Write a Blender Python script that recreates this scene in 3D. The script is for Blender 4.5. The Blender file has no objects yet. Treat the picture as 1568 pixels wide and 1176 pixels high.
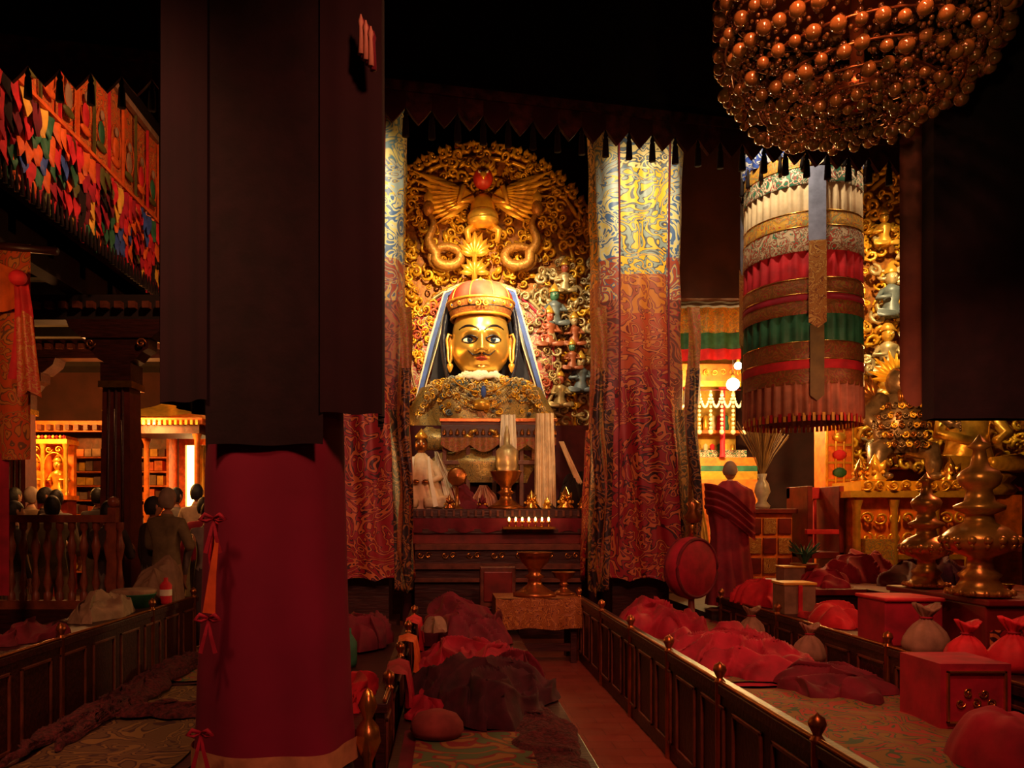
import bpy, math, random
from mathutils import Vector, Matrix, noise
random.seed(7)
R=random.uniform
pi=math.pi
scene=bpy.context.scene
try:
    scene.view_settings.view_transform='Standard'
    scene.view_settings.look='None'
except Exception as e: print(e)

# ------------------------------------------------------------------ materials
def newmat(name):
    m=bpy.data.materials.new(name); m.use_nodes=True
    nt=m.node_tree; nt.nodes.clear()
    out=nt.nodes.new('ShaderNodeOutputMaterial'); b=nt.nodes.new('ShaderNodeBsdfPrincipled')
    nt.links.new(b.outputs[0],out.inputs[0])
    return m,nt,b
def c4(c): return (c[0],c[1],c[2],1)
def ramp(nt,stops,interp='LINEAR'):
    r=nt.nodes.new('ShaderNodeValToRGB'); r.color_ramp.interpolation=interp
    e=r.color_ramp.elements
    while len(e)<len(stops): e.new(0.5)
    for i,(p,c) in enumerate(stops):
        e[i].position=p; e[i].color=c4(c)
    return r
def texn(nt,scale,detail=4,dist=0.0,rough=.55,coord='Object',mscale=None):
    tc=nt.nodes.new('ShaderNodeTexCoord'); n=nt.nodes.new('ShaderNodeTexNoise')
    n.inputs['Scale'].default_value=scale; n.inputs['Detail'].default_value=detail
    n.inputs['Distortion'].default_value=dist; n.inputs['Roughness'].default_value=rough
    if mscale:
        mp=nt.nodes.new('ShaderNodeMapping'); mp.inputs['Scale'].default_value=mscale
        nt.links.new(tc.outputs[coord],mp.inputs[0]); nt.links.new(mp.outputs[0],n.inputs[0])
    else: nt.links.new(tc.outputs[coord],n.inputs[0])
    return n
def addbump(nt,b,src,strength,dist=.02):
    bm=nt.nodes.new('ShaderNodeBump'); bm.inputs['Strength'].default_value=strength
    bm.inputs['Distance'].default_value=dist
    nt.links.new(src,bm.inputs['Height']); nt.links.new(bm.outputs[0],b.inputs['Normal'])
def mul(c,k): return tuple(min(1,max(0,a*k)) for a in c)
def M(name,col,rough=.6,metal=0,var=.3,scale=9,bump=.2,coat=0,sheen=0,mscale=None,bd=.02):
    m,nt,b=newmat(name)
    n=texn(nt,scale,mscale=mscale)
    r=ramp(nt,[(.3,mul(col,1-var)),(.7,mul(col,1+var))])
    nt.links.new(n.outputs['Fac'],r.inputs[0]); nt.links.new(r.outputs[0],b.inputs['Base Color'])
    b.inputs['Roughness'].default_value=rough; b.inputs['Metallic'].default_value=metal
    b.inputs['Coat Weight'].default_value=coat
    b.inputs['Sheen Weight'].default_value=sheen*.3
    if bump: addbump(nt,b,n.outputs['Fac'],bump,bd)
    return m
def EM(name,col,st):
    m,nt,b=newmat(name)
    n=texn(nt,3); r=ramp(nt,[(.3,mul(col,.85)),(.7,col)])
    nt.links.new(n.outputs['Fac'],r.inputs[0])
    nt.links.new(r.outputs[0],b.inputs['Emission Color']); nt.links.new(r.outputs[0],b.inputs['Base Color'])
    b.inputs['Emission Strength'].default_value=st
    return m
def BRO(name,base,motif,line,scale=5,rough=.5,metal=.1,dist=1.8,mscale=None):
    """silk brocade: curling cloud motifs with contrasting outlines"""
    m,nt,b=newmat(name)
    n=texn(nt,scale,detail=1.5,dist=dist,mscale=mscale)
    r=ramp(nt,[(0,base),(.40,line),(.425,motif),(.475,line),(.50,base),(.56,line),(.58,motif),(.64,line),(.66,base)],'CONSTANT')
    nt.links.new(n.outputs['Fac'],r.inputs[0]); nt.links.new(r.outputs[0],b.inputs['Base Color'])
    b.inputs['Roughness'].default_value=rough; b.inputs['Metallic'].default_value=metal
    addbump(nt,b,n.outputs['Fac'],.3,.02)
    return m
def BROZ(name,z0,z1,bands,scale=5,rough=.5):
    """brocade whose dyed patches and painted-in light from above change with height; bands=[(t,base,motif,line)]"""
    m,nt,b=newmat(name)
    g=nt.nodes.new('ShaderNodeNewGeometry'); sx=nt.nodes.new('ShaderNodeSeparateXYZ')
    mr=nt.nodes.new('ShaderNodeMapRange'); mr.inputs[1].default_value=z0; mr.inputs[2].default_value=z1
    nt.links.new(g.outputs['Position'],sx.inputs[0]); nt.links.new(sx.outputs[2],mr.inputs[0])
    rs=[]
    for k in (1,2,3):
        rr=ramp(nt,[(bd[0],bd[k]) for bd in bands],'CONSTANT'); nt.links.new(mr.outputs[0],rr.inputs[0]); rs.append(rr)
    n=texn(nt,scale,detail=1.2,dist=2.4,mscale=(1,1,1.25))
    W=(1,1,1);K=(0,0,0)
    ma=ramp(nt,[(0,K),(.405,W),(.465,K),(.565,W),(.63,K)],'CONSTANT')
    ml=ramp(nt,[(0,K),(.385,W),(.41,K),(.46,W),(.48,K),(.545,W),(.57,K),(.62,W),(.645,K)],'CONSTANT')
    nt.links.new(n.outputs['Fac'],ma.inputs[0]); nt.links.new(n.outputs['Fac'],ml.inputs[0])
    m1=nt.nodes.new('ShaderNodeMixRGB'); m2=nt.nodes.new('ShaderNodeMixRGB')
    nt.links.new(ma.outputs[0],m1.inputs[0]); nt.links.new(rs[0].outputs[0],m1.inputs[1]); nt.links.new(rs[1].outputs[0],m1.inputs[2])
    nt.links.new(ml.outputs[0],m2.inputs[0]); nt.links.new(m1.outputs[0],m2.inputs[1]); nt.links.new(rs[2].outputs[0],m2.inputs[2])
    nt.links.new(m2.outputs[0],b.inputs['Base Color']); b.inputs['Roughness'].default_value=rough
    addbump(nt,b,n.outputs['Fac'],.3,.02)
    return m

gold=M('gilt_metal',(.9,.46,.06),.3,.55,.25,12,.25)
goldrelief=M('gilt_relief',(.9,.40,.025),.36,.35,.45,4,.35)
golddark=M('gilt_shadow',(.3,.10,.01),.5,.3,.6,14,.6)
face_gold=M('face_gilding',(.75,.44,.085),.3,.7,.06,3,.0)
silver=M('silvered_relief',(.5,.38,.18),.36,.4,.5,5,.4)
bronze=M('bronze',(.34,.12,.03),.3,.8,.3,10,.2)
brass=M('brass',(.6,.3,.06),.25,.9,.3,10,.15)
wood_dark=M('dark_lacquer_wood',(.035,.007,.006),.42,0,.5,6,.25,mscale=(1,6,6))
wood_red=M('red_lacquer_wood',(.16,.011,.009),.45,0,.4,6,.2)
wood_brown=M('carved_brown_wood',(.12,.03,.014),.5,0,.5,8,.4)
wood_orange=M('painted_orange_wood',(.7,.16,.015),.5,0,.4,9,.3)
blackc=M('black_cloth',(.008,.002,.003),.95,0,.5,10,.3)
robeblack=M('black_maroon_robe',(.045,.005,.011),.9,0,.5,10,.3)
maroon=M('maroon_cloth',(.13,.004,.016),.85,0,.4,6,.3)
maroondk=M('dark_maroon_cloth',(.045,.003,.008),.9,0,.4,6,.3)
crimson=M('crimson_cloth',(.32,.005,.026),.8,0,.35,7,.3)
redc=M('red_cloth',(.55,.011,.024),.75,0,.3,8,.3)
pillarred=M('pillar_wrap_cloth',(.17,.002,.026),.9,0,.18,2,.15)
cream=M('cream_silk',(.7,.53,.33),.55,0,.2,8,.2)
white=M('white_silk',(.8,.72,.56),.6,0,.1,8,.2)
yellowc=M('yellow_silk',(.75,.42,.05),.6,0,.3,8,.2)
orangec=M('orange_silk',(.65,.11,.015),.6,0,.3,8,.2)
greenc=M('green_silk',(.02,.12,.06),.6,0,.4,8,.2)
bluec=M('blue_silk',(.03,.08,.36),.6,0,.3,8,.2)
pinkc=M('pink_cream_silk',(.5,.25,.16),.6,0,.25,8,.2)
beige=M('beige_cloth',(.27,.165,.10),.85,0,.3,8,.3)
skin=M('skin',(.5,.23,.12),.55,0,.1,6,.05)
hairm=M('black_hair',(.012,.009,.008),.6,0,.4,30,.4)
blackgl=M('black_paint',(.01,.008,.012),.25,0,.2,8,0)
eyew=M('eye_white_enamel',(.78,.72,.58),.3,0,.05,5,0)
eyeb=M('iris_blue_enamel',(.015,.03,.06),.15,0,.2,5,0)
lipm=M('lip_red_paint',(.5,.05,.025),.35,0,.2,5,0)
wallm=M('red_ochre_wall',(.05,.011,.008),.85,0,.4,2,.4)
ceilm=M('smoked_timber_ceiling',(.010,.003,.003),.9,0,.5,4,.4)
stone=M('grey_stone',(.05,.02,.016),.8,0,.4,6,.4)
flame=EM('butter_flame',(1,.45,.1),14)
bulb=EM('lamp_bulb',(1,.85,.5),120)
def floor_mat():
    m,nt,b=newmat('polished_red_floor')
    tc=nt.nodes.new('ShaderNodeTexCoord'); br=nt.nodes.new('ShaderNodeTexBrick')
    br.inputs['Scale'].default_value=1.6; br.inputs['Mortar Size'].default_value=.004
    br.offset=.5; br.inputs['Color1'].default_value=(.24,.05,.03,1); br.inputs['Color2'].default_value=(.19,.04,.022,1)
    br.inputs['Mortar'].default_value=(.06,.015,.01,1)
    nt.links.new(tc.outputs['Object'],br.inputs[0]); nt.links.new(br.outputs[0],b.inputs['Base Color'])
    n=texn(nt,5); r=ramp(nt,[(.3,(.28,.28,.28)),(.7,(.45,.45,.45))]); nt.links.new(n.outputs[0],r.inputs[0])
    nt.links.new(r.outputs[0],b.inputs['Roughness']); addbump(nt,b,n.outputs[0],.08)
    return m
floorm=floor_mat()
bro_red=BRO('red_dragon_brocade',(.26,.006,.016),(.48,.13,.04),(.04,.004,.015),2.4,dist=2.6)
bro_gold=BRO('gold_brocade',(.4,.15,.03),(.55,.3,.08),(.2,.05,.02),9)
bro_tan=BRO('tan_table_brocade',(.28,.09,.015),(.42,.17,.03),(.1,.02,.01),9)
bro_green=BRO('green_white_brocade',(.04,.2,.12),(.75,.7,.5),(.4,.03,.03),9)
bro_whitered=BRO('white_red_brocade',(.6,.45,.3),(.45,.05,.03),(.05,.2,.12),10)
bro_yel=BRO('yellow_brocade',(.65,.34,.04),(.3,.3,.1),(.5,.08,.03),9)
bro_brown=BRO('brown_brocade',(.18,.07,.015),(.26,.13,.02),(.32,.02,.02),9)
bro_black=BRO('black_gold_brocade',(.012,.005,.008),(.26,.11,.02),(.08,.015,.02),5)
bro_blue=BRO('blue_white_brocade',(.03,.08,.4),(.5,.5,.5),(.02,.04,.25),6)
rugm=BRO('rug_pattern',(.20,.13,.03),(.3,.05,.03),(.05,.11,.05),3.6,.95,0,1.6)
rugdk=BRO('rug_dark_pattern',(.10,.055,.018),(.17,.10,.025),(.04,.015,.012),3.6,.95,0,1.6)
ruggreen=BRO('rug_green_pattern',(.07,.12,.045),(.25,.13,.03),(.18,.02,.02),3.4,.95,0,1.2)
furm=M('dark_fur',(.07,.010,.012),1,0,.8,40,1.0)
nimb=BRO('nimbus_painting',(.4,.06,.05),(.5,.38,.2),(.2,.15,.15),5,.5)
statrobe=BRO('statue_brocade',(.36,.23,.07),(.14,.12,.07),(.55,.36,.09),10,.4,.4)
pictm=BRO('thangka_orange_painting',(.62,.09,.015),(.6,.2,.04),(.2,.08,.04),3.2,.6,0,2.4)
pillarbands=[(0,(.24,.006,.016),(.45,.11,.04),(.05,.005,.015)),  # patchwork dyes, with overhead light coloured in: bright yellow top, deep red foot
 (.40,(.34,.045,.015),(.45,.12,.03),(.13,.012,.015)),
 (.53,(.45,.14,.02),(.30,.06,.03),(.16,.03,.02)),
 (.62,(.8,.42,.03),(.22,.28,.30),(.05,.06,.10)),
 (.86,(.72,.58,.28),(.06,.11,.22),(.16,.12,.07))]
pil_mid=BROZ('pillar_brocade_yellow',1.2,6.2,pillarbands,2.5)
pilb2=[(0,(.13,.01,.02),(.38,.10,.05),(.03,.01,.015)),  # side strips: own dyes plus the same painted fall of light
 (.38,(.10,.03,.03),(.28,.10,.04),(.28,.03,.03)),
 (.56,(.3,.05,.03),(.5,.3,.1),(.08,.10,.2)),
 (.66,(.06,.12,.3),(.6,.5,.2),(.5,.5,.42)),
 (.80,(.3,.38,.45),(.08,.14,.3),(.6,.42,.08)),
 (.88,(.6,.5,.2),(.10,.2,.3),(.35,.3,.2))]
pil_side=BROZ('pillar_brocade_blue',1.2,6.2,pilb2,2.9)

# ------------------------------------------------------------------ mesh builder
class MB:
    def __init__(s): s.v=[];s.f=[];s.m=[];s.s=[];s.mats=[]
    def add(s,vs,fs,mat,smooth=True,T=None):
        if mat not in s.mats: s.mats.append(mat)
        k=s.mats.index(mat); o=len(s.v)
        if T is not None: vs=[T@Vector(v) for v in vs]
        s.v.extend([tuple(v) for v in vs])
        for f in fs:
            s.f.append(tuple(i+o for i in f)); s.m.append(k); s.s.append(smooth)
    def box(s,x0,x1,y0,y1,z0,z1,mat,T=None):
        v=[(x0,y0,z0),(x1,y0,z0),(x1,y1,z0),(x0,y1,z0),(x0,y0,z1),(x1,y0,z1),(x1,y1,z1),(x0,y1,z1)]
        s.add(v,[(3,2,1,0),(4,5,6,7),(0,1,5,4),(1,2,6,5),(2,3,7,6),(3,0,4,7)],mat,False,T)
    def grid(s,fn,nu,nv,mat,cu=False,smooth=True,T=None):
        vs=[];fs=[]
        cols=nu if cu else nu+1
        for j in range(nv+1):
            for i in range(cols): vs.append(fn(i/nu,j/nv))
        for j in range(nv):
            for i in range(nu):
                a=j*cols+i; b=j*cols+(i+1)%cols
                fs.append((a,b,b+cols,a+cols))
        s.add(vs,fs,mat,smooth,T)
    def lathe(s,prof,c,mat,seg=20,sx=1,sy=1,pleat=0,np=0,smooth=True,T=None):
        n=len(prof)-1
        def fn(u,v):
            r,z=prof[int(round(v*n))]; a=2*pi*u
            rr=r*(1+pleat*math.cos(np*a)) if np else r
            return (c[0]+rr*math.cos(a)*sx,c[1]+rr*math.sin(a)*sy,c[2]+z)
        s.grid(fn,seg,n,mat,True,smooth,T)
    def sph(s,c,r,mat,n=10,T=None):
        if not hasattr(r,'__len__'): r=(r,r,r)
        m=max(4,n*2//3)
        def fn(u,v):
            a=2*pi*u; e=-pi/2+pi*v
            return (c[0]+r[0]*math.cos(a)*math.cos(e),c[1]+r[1]*math.sin(a)*math.cos(e),c[2]+r[2]*math.sin(e))
        s.grid(fn,n,m,mat,True,True,T)
    def tube(s,pts,rad,mat,seg=6,T=None,flat=None,caps=True):
        pts=[Vector(p) for p in pts]; n=len(pts)
        rs=[rad]*n if not hasattr(rad,'__len__') else rad
        vs=[];fs=[]; up=Vector((0,1,0.01))
        for i,p in enumerate(pts):
            t=(pts[min(i+1,n-1)]-pts[max(i-1,0)])
            if t.length<1e-6: t=Vector((0,0,1))
            t.normalize()
            a=t.cross(up)
            if a.length<.1: a=t.cross(Vector((1,0,0)))
            a.normalize(); b=a.cross(t)
            fl=flat if flat else 1
            for k in range(seg):
                q=2*pi*(k+.5)/seg
                vs.append(p+a*math.cos(q)*rs[i]+b*math.sin(q)*rs[i]*fl)
        for i in range(n-1):
            for k in range(seg):
                fs.append((i*seg+k,i*seg+(k+1)%seg,(i+1)*seg+(k+1)%seg,(i+1)*seg+k))
        if caps:
            fs.append(tuple(range(seg-1,-1,-1))); fs.append(tuple((n-1)*seg+k for k in range(seg)))
        s.add(vs,fs,mat,seg>4,T)
    def poly(s,pts,y0,y1,mat,T=None):
        """extrude an xz outline from y0 to y1"""
        n=len(pts)
        vs=[(p[0],y0,p[1]) for p in pts]+[(p[0],y1,p[1]) for p in pts]
        fs=[tuple(range(n)),tuple(range(2*n-1,n-1,-1))]+[(i,i+n,(i+1)%n+n,(i+1)%n) for i in range(n)]
        s.add(vs,fs,mat,False,T)
    def done(s,name,bevel=0,parent=None,subsurf=0):
        me=bpy.data.meshes.new(name); me.from_pydata(s.v,[],s.f)
        for m in s.mats: me.materials.append(m)
        me.polygons.foreach_set('material_index',s.m); me.polygons.foreach_set('use_smooth',s.s)
        me.update()
        o=bpy.data.objects.new(name,me); scene.collection.objects.link(o)
        if bevel:
            b=o.modifiers.new('bev','BEVEL'); b.width=bevel; b.segments=2; b.limit_method='ANGLE'; b.angle_limit=.7
        if parent: o.parent=parent
        return o
def nz(x,y,z=0): return noise.noise(Vector((x,y,z)))
def curl(mb,cx,y,cz,rad,ang,hand,mat,dep=.06,seg=5,n=16,turns=1.35,fat=1.0):
    pts=[];rs=[]
    for i in range(n):
        t=i/(n-1); a=ang+hand*turns*2*pi*t; r=rad*(1-.85*t)
        pts.append((cx+r*math.cos(a),y-dep*(.2+.8*math.sin(pi*min(1,t*1.1+.1))),cz+r*math.sin(a)))
        rs.append(fat*rad*(.10+.13*math.sin(pi*(t*.9+.1))))
    mb.tube(pts,rs,mat,seg)
    mb.sph((cx,y-dep,cz),rad*.2,mat,6)
def leaf(mb,p,d,L,w,mat,y,th=.03):
    """pointed acanthus leaf in the xz plane"""
    dx,dz=math.cos(d),math.sin(d)
    def fn(u,v):
        k=math.sin(pi*min(1,v**.8))*w*(u-.5)*2
        return (p[0]+dx*L*v-dz*k, y-th*(1-abs(2*u-1))-th*math.sin(pi*v), p[1]+dz*L*v+dx*k)
    mb.grid(fn,4,8,mat)
def beads(mb,pts,r,mat,n=6):
    for p in pts: mb.sph(p,r,mat,n)

# ------------------------------------------------------------------ room shell
def shell(name,x0,x1,y0,y1,z0,z1,mat):
    mb=MB(); mb.box(x0,x1,y0,y1,z0,z1,mat); return mb.done(name)
shell('floor',-9.2,9.2,-2.2,16.2,-.2,0,floorm)
shell('wall_back',-9.2,9.2,16,16.2,0,9.2,wallm)
shell('wall_left',-9.2,-9,-2,16,0,9.2,wallm)
shell('wall_right',9,9.2,-2,16,0,9.2,wallm)
shell('wall_front',-9.2,9.2,-2.2,-2,0,9.2,wallm)
shell('ceiling',-9.2,9.2,-2.2,16.2,9.2,9.4,ceilm)
mb=MB()
mb.box(-9,9,-2,4.5,4.78,4.95,ceilm)
for i in range(9):
    x=-4.4+i*1.1; mb.box(x-.07,x+.07,-2,4.5,4.62,4.78,ceilm)
for y in (1.2,3.2):
    mb.box(-6,6,y-.14,y+.14,4.4,4.62,ceilm)
mb.done('ceiling_gallery')
mb=MB()
mb.box(-9,-4.4,6.5,16,4.55,4.75,ceilm)
for i in range(12):
    y=7+i*.75; mb.box(-9,-4.4,y-.07,y+.07,4.38,4.55,ceilm)
mb.box(-4.6,-4.4,6.5,16,4.2,7.5,ceilm)
mb.done('ceiling_aisle_left')
mb=MB()
mb.box(3.02,5.6,11.5,15.1,4.75,4.9,ceilm)
mb.box(2.9,5.65,11.35,11.5,4.75,9.2,wallm)
mb.box(5.65,5.8,11.5,16,4.75,9.2,wallm)
mb.done('ceiling_aisle_right')
mb=MB(); mb.box(-2.3,-2.15,12.0,16,0,9.2,wallm); mb.box(2.9,3.02,11.35,16,0,9.2,wallm); mb.box(-9,-2.2,15.2,15.4,4.6,9.2,wallm)
mb.done('wall_niche')
mb=MB(); mb.box(-9,-3.4,9.0,15.9,0,.12,stone); mb.done('floor_platform_left')
mb=MB(); mb.box(2.95,8.9,8.6,15.9,0,.42,stone); mb.box(2.95,8.9,8.6,8.8,.42,.46,wood_dark); mb.done('floor_platform_right')

# ------------------------------------------------------------------ ceiling valance (dark, scalloped, tassels)
mb=MB()
A=Vector((-3.3,4.6,0)); B=Vector((5.2,6.35,0)); D=(B-A); Lv=D.length; D.normalize()
nsc=48; w=Lv/nsc; zb=4.26
T=Matrix.Translation(A)@Matrix.Rotation(math.atan2(D.y,D.x),4,'Z')
mb.box(0,Lv,.02,.14,zb+.1,7.2,ceilm,T)
valm=M('dark_brocade_valance',(.07,.014,.01),.8,0,.9,14,.3)
for i in range(nsc):
    x=i*w
    mb.poly([(x,zb+.13),(x,zb+.03),(x+w*.25,zb-.03),(x+w*.5,zb-.08),(x+w*.75,zb-.03),(x+w,zb+.03),(x+w,zb+.13)],-.015,.015,valm if i%2 else maroondk,T)
    mb.lathe([(.004,.0),(.010,-.02),(.018,-.04),(.012,-.055),(.02,-.07),(.026,-.19),(.0,-.19)],(x,-.01,zb+.02),blackc,8,T=T)
mb.box(0,Lv,-.03,.0,zb+.13,zb+.2,valm,T)
mb.done('ceiling_valance')

# ------------------------------------------------------------------ foreground pillar
mb=MB()
cx,cy=-.765,3.45
def fp(u,v):
    z=.5+v*1.95; a=2*pi*u
    r=.335-.05*v**.6+.014*(1-v)*math.cos(7*a+v*2)+.006*nz(a*3,z*3)
    c,s_=math.cos(a),math.sin(a); k=1/(abs(c)**4+abs(s_)**4)**.25
    k=.5+.5*k
    return (cx+r*k*c,cy+r*k*s_,z)
mb.grid(fp,72,24,pillarred,True)
def fh(u,v):
    x,y,z=fp(u,0); return (cx+(x-cx)*1.03,cy+(y-cy)*1.03,.43+v*.1)
mb.grid(fh,72,2,M('tan_hem',(.5,.26,.10),.8),True)
mb.lathe([(.42,0),(.42,.2),(.36,.26),(.33,.44)],(cx,cy,0),stone,24)
mb.lathe([(.235,0),(.235,2.5),(.4,2.55),(.4,2.9)],(cx,cy,1.85),blackc,16)
def panel(x0,x1,y0,y1,z0,z1,mat,amp=.015,nf=4,ph=0):
    def fn(u,v):
        o=amp*math.sin(nf*2*pi*u+ph+v)*(1-.4*v)
        dx,dy=x1-x0,y1-y0; L=math.hypot(dx,dy)
        return (x0+dx*u-dy/L*o,y0+dy*u+dx/L*o,z0+(z1-z0)*v+.004*math.sin(9*u))
    mb.grid(fn,24,16,mat)
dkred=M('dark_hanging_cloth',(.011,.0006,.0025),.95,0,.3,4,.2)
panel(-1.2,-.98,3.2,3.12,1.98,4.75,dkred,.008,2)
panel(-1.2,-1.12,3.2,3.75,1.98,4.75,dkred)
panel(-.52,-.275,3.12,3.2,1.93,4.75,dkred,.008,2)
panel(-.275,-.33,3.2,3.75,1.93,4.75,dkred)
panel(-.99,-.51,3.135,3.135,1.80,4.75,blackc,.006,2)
def ribbon(mb,pts,w,mat):
    mb.tube(pts,w,mat,4,flat=.25)
yf=3.1
ribbon(mb,[(-.93,yf,1.5),(-.95,yf-.01,1.35),(-.94,yf-.02,1.25)],[.008,.02,.012],redc)
ribbon(mb,[(-.935,yf-.02,1.48),(-.925,yf-.03,1.4),(-.94,yf-.03,1.28),(-.955,yf-.03,1.12)],[.004,.012,.02,.035],orangec)
for zz_,xx in ((1.5,-.94),(1.1,-.96),(.64,-.99)):
    yy=yf-.02
    for h in (-1,1):
        mb.tube([(xx,yy,zz_),(xx+h*.03,yy-.02,zz_+.014),(xx+h*.05,yy-.015,zz_-.005),(xx+h*.025,yy-.015,zz_-.012),(xx,yy,zz_)],[.006,.010,.010,.008,.005],crimson,5)
        ribbon(mb,[(xx,yy,zz_),(xx+h*.012,yy-.01,zz_-.07),(xx+h*.03,yy-.01,zz_-.14)],[.005,.010,.012],crimson)
for i in range(6):
    mb.lathe([(.003,.1),(.012,.07),(.008,.05),(.014,-.06),(0,-.06)],(-.35+i*.010,3.08+.01*(i%2),3.42-.012*i),maroon if i%2 else pinkc,7)
mb.done('cloth_wrapped_pillar')

# ------------------------------------------------------------------ brocade pillars either side of the shrine
def brocade_pillar(name,cx,cy,sw):
    mb=MB()
    z0,z1=1.0,6.4
    def prof(a,v):
        r=.50-.05*math.sin(v*pi*.9)
        c,s_=math.cos(a),math.sin(a)
        k=1/(abs(c)**5+abs(s_)**5)**.2
        return r*k
    def sect(a0,a1,n,mat,off=0.0,zlo=z0,zhi=z1,wv=.012,zz=0):
        def fn(u,v):
            a=a0+(a1-a0)*u; z=zlo+(zhi-zlo)*v
            vv=(z-z0)/(z1-z0)
            rr=prof(a,vv)+off*(1-.6*v)+wv*math.sin(a*14+z*1.5)+.02*nz(a*2,z*2,cx)
            zz_=z+(zz*abs(math.sin(a*5)) if v==0 else 0)
            return (cx+sw*rr*math.cos(a),cy+sw*rr*math.sin(a),zz_)
        mb.grid(fn,n,60,mat)
    q=-pi/2
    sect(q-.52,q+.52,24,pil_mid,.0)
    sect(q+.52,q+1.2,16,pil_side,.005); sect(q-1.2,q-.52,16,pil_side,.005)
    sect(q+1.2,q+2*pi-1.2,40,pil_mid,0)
    for a in (q-.52,q+.52):
        pts=[]
        for i in range(40):
            z=z0+(z1-z0)*i/39; rr=prof(a,i/39)+.02
            pts.append((cx+sw*rr*math.cos(a),cy+sw*rr*math.sin(a),z))
        mb.tube(pts,.012,maroon,5)
    sect(q-.62,q+.62,40,bro_red,.06,.78,3.0,.02,.05)
    sect(q+.62,q+1.3,20,bro_black,.06,.62,2.75,.03,.1); sect(q-1.3,q-.62,20,bro_black,.06,.62,2.75,.03,.1)
    sect(q-1.3+pi,q+1.3+pi,40,bro_red,.05,.7,2.6,.03,.12)
    for sgn,dz in ((-1,0),(1,.1)):
        xa=cx+sgn*.5*sw
        for k,(zt,zl,m_) in enumerate(((3.9,.75+dz,bro_brown),(3.2,.6+dz,bro_black))):
            def fn(u,v,k=k):
                z=zt+(zl-zt)*v; wd=.07*(1 if v<.9 else 1-(v-.9)*8)
                return (xa+sgn*(.0+.04*k*v)+(u-.5)*2*wd*(1-.2*k)+.02*math.sin(z*4+k),cy-.54*sw-.02*k+.02*math.sin(u*6+z*3),z)
            mb.grid(fn,5,40,m_)
    mb.box(cx-.42,cx+.42,cy-.4,cy+.3,0,.3,wood_dark); mb.box(cx-.33,cx+.33,cy-.33,cy+.28,.3,1.2,wood_dark)
    mb.box(cx-.3,cx+.3,cy-.3,cy+.3,6.3,9.2,wood_dark)
    return mb.done(name)
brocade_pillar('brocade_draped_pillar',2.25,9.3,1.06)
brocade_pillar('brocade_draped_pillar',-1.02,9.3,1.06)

# ------------------------------------------------------------------ torana (carved aureole)
TX,TZ=.52,5.25
def torana(name,cx,cz,Rr,zlow,y,seed,silver_right=True,n=430,md=.085):
    random.seed(seed)
    mb=MB()
    pts=[(cx-Rr,zlow)]+[(cx+Rr*math.cos(pi-pi*i/32),cz+Rr*1.08*math.sin(pi*i/32)) for i in range(33)]+[(cx+Rr,zlow)]
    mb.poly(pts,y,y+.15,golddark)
    for i in range(46):
        a=pi-pi*i/45; x=cx+(Rr-.03)*math.cos(a); z=cz+(Rr-.03)*1.08*math.sin(a)
        mt=goldrelief
        curl(mb,x,y-.02,z,.10,a,1 if i%2 else -1,mt,.10,n=12,turns=1.1,fat=1.4)
        leaf(mb,(x,z),a+R(-.5,.5),.17,.05,mt,y-.04)
    for rr,rd in ((Rr-.16,.035),(Rr-.46,.03)):
        ps=[(cx-rr,y-.06,zlow)]+[(cx+rr*math.cos(pi-pi*i/40),y-.06,cz+rr*1.08*math.sin(pi*i/40)) for i in range(41)]+[(cx+rr,y-.06,zlow)]
        mb.tube(ps,rd,goldrelief,6)
    placed=[]
    tries=0
    while len(placed)<n and tries<16000:
        tries+=1
        x=cx+R(-Rr+.1,Rr-.1); z=R(zlow,cz+Rr)
        dd=math.hypot(x-cx,(z-cz)/1.08) if z>cz else abs(x-cx)
        if dd>Rr-.12: continue
        if any((x-a)**2+(z-b)**2<md*md for a,b,r_ in placed): continue
        r_=R(.05,.11); placed.append((x,z,r_))
        right=silver_right and x>cx+.75-.2*(cz-z) and z<cz+.4
        mt=silver if right and R(0,1)<.75 else goldrelief
        curl(mb,x,y-R(0,.07),z,r_,R(0,6.28),random.choice((-1,1)),mt,R(.06,.19),n=12,fat=1.3)
        if R(0,1)<.45: leaf(mb,(x,z),R(0,6.28),R(.12,.2),R(.03,.05),mt,y-R(.05,.14))
    return mb
y=12.5
mb=torana('t',TX,5.35,2.0,1.9,y,3,True,900,.075)
naga=M('naga_scales',(.42,.19,.035),.4,.4,.4,30,.5)
redmask=M('red_mask_paint',(.5,.03,.02),.4)
gx,gz=TX+.03,6.42
mb.sph((gx,y-.35,gz-.05),(.2,.17,.26),goldrelief,16)
mb.sph((gx,y-.42,gz-.2),(.25,.2,.17),gold,16)
mb.lathe([(.05,-.05),(.17,-.02),(.25,.05),(.22,.09),(.0,.09)],(gx,y-.5,gz-.35),gold,16)
mb.sph((gx,y-.42,gz+.42),(.16,.14,.17),redmask,14)
mb.tube([(gx,y-.52,gz+.44),(gx,y-.62,gz+.4),(gx,y-.63,gz+.32)],[.06,.045,.01],gold,8)
for i in range(7): leaf(mb,(gx,gz+.5),pi*i/6,.22,.05,goldrelief,y-.4)
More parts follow.
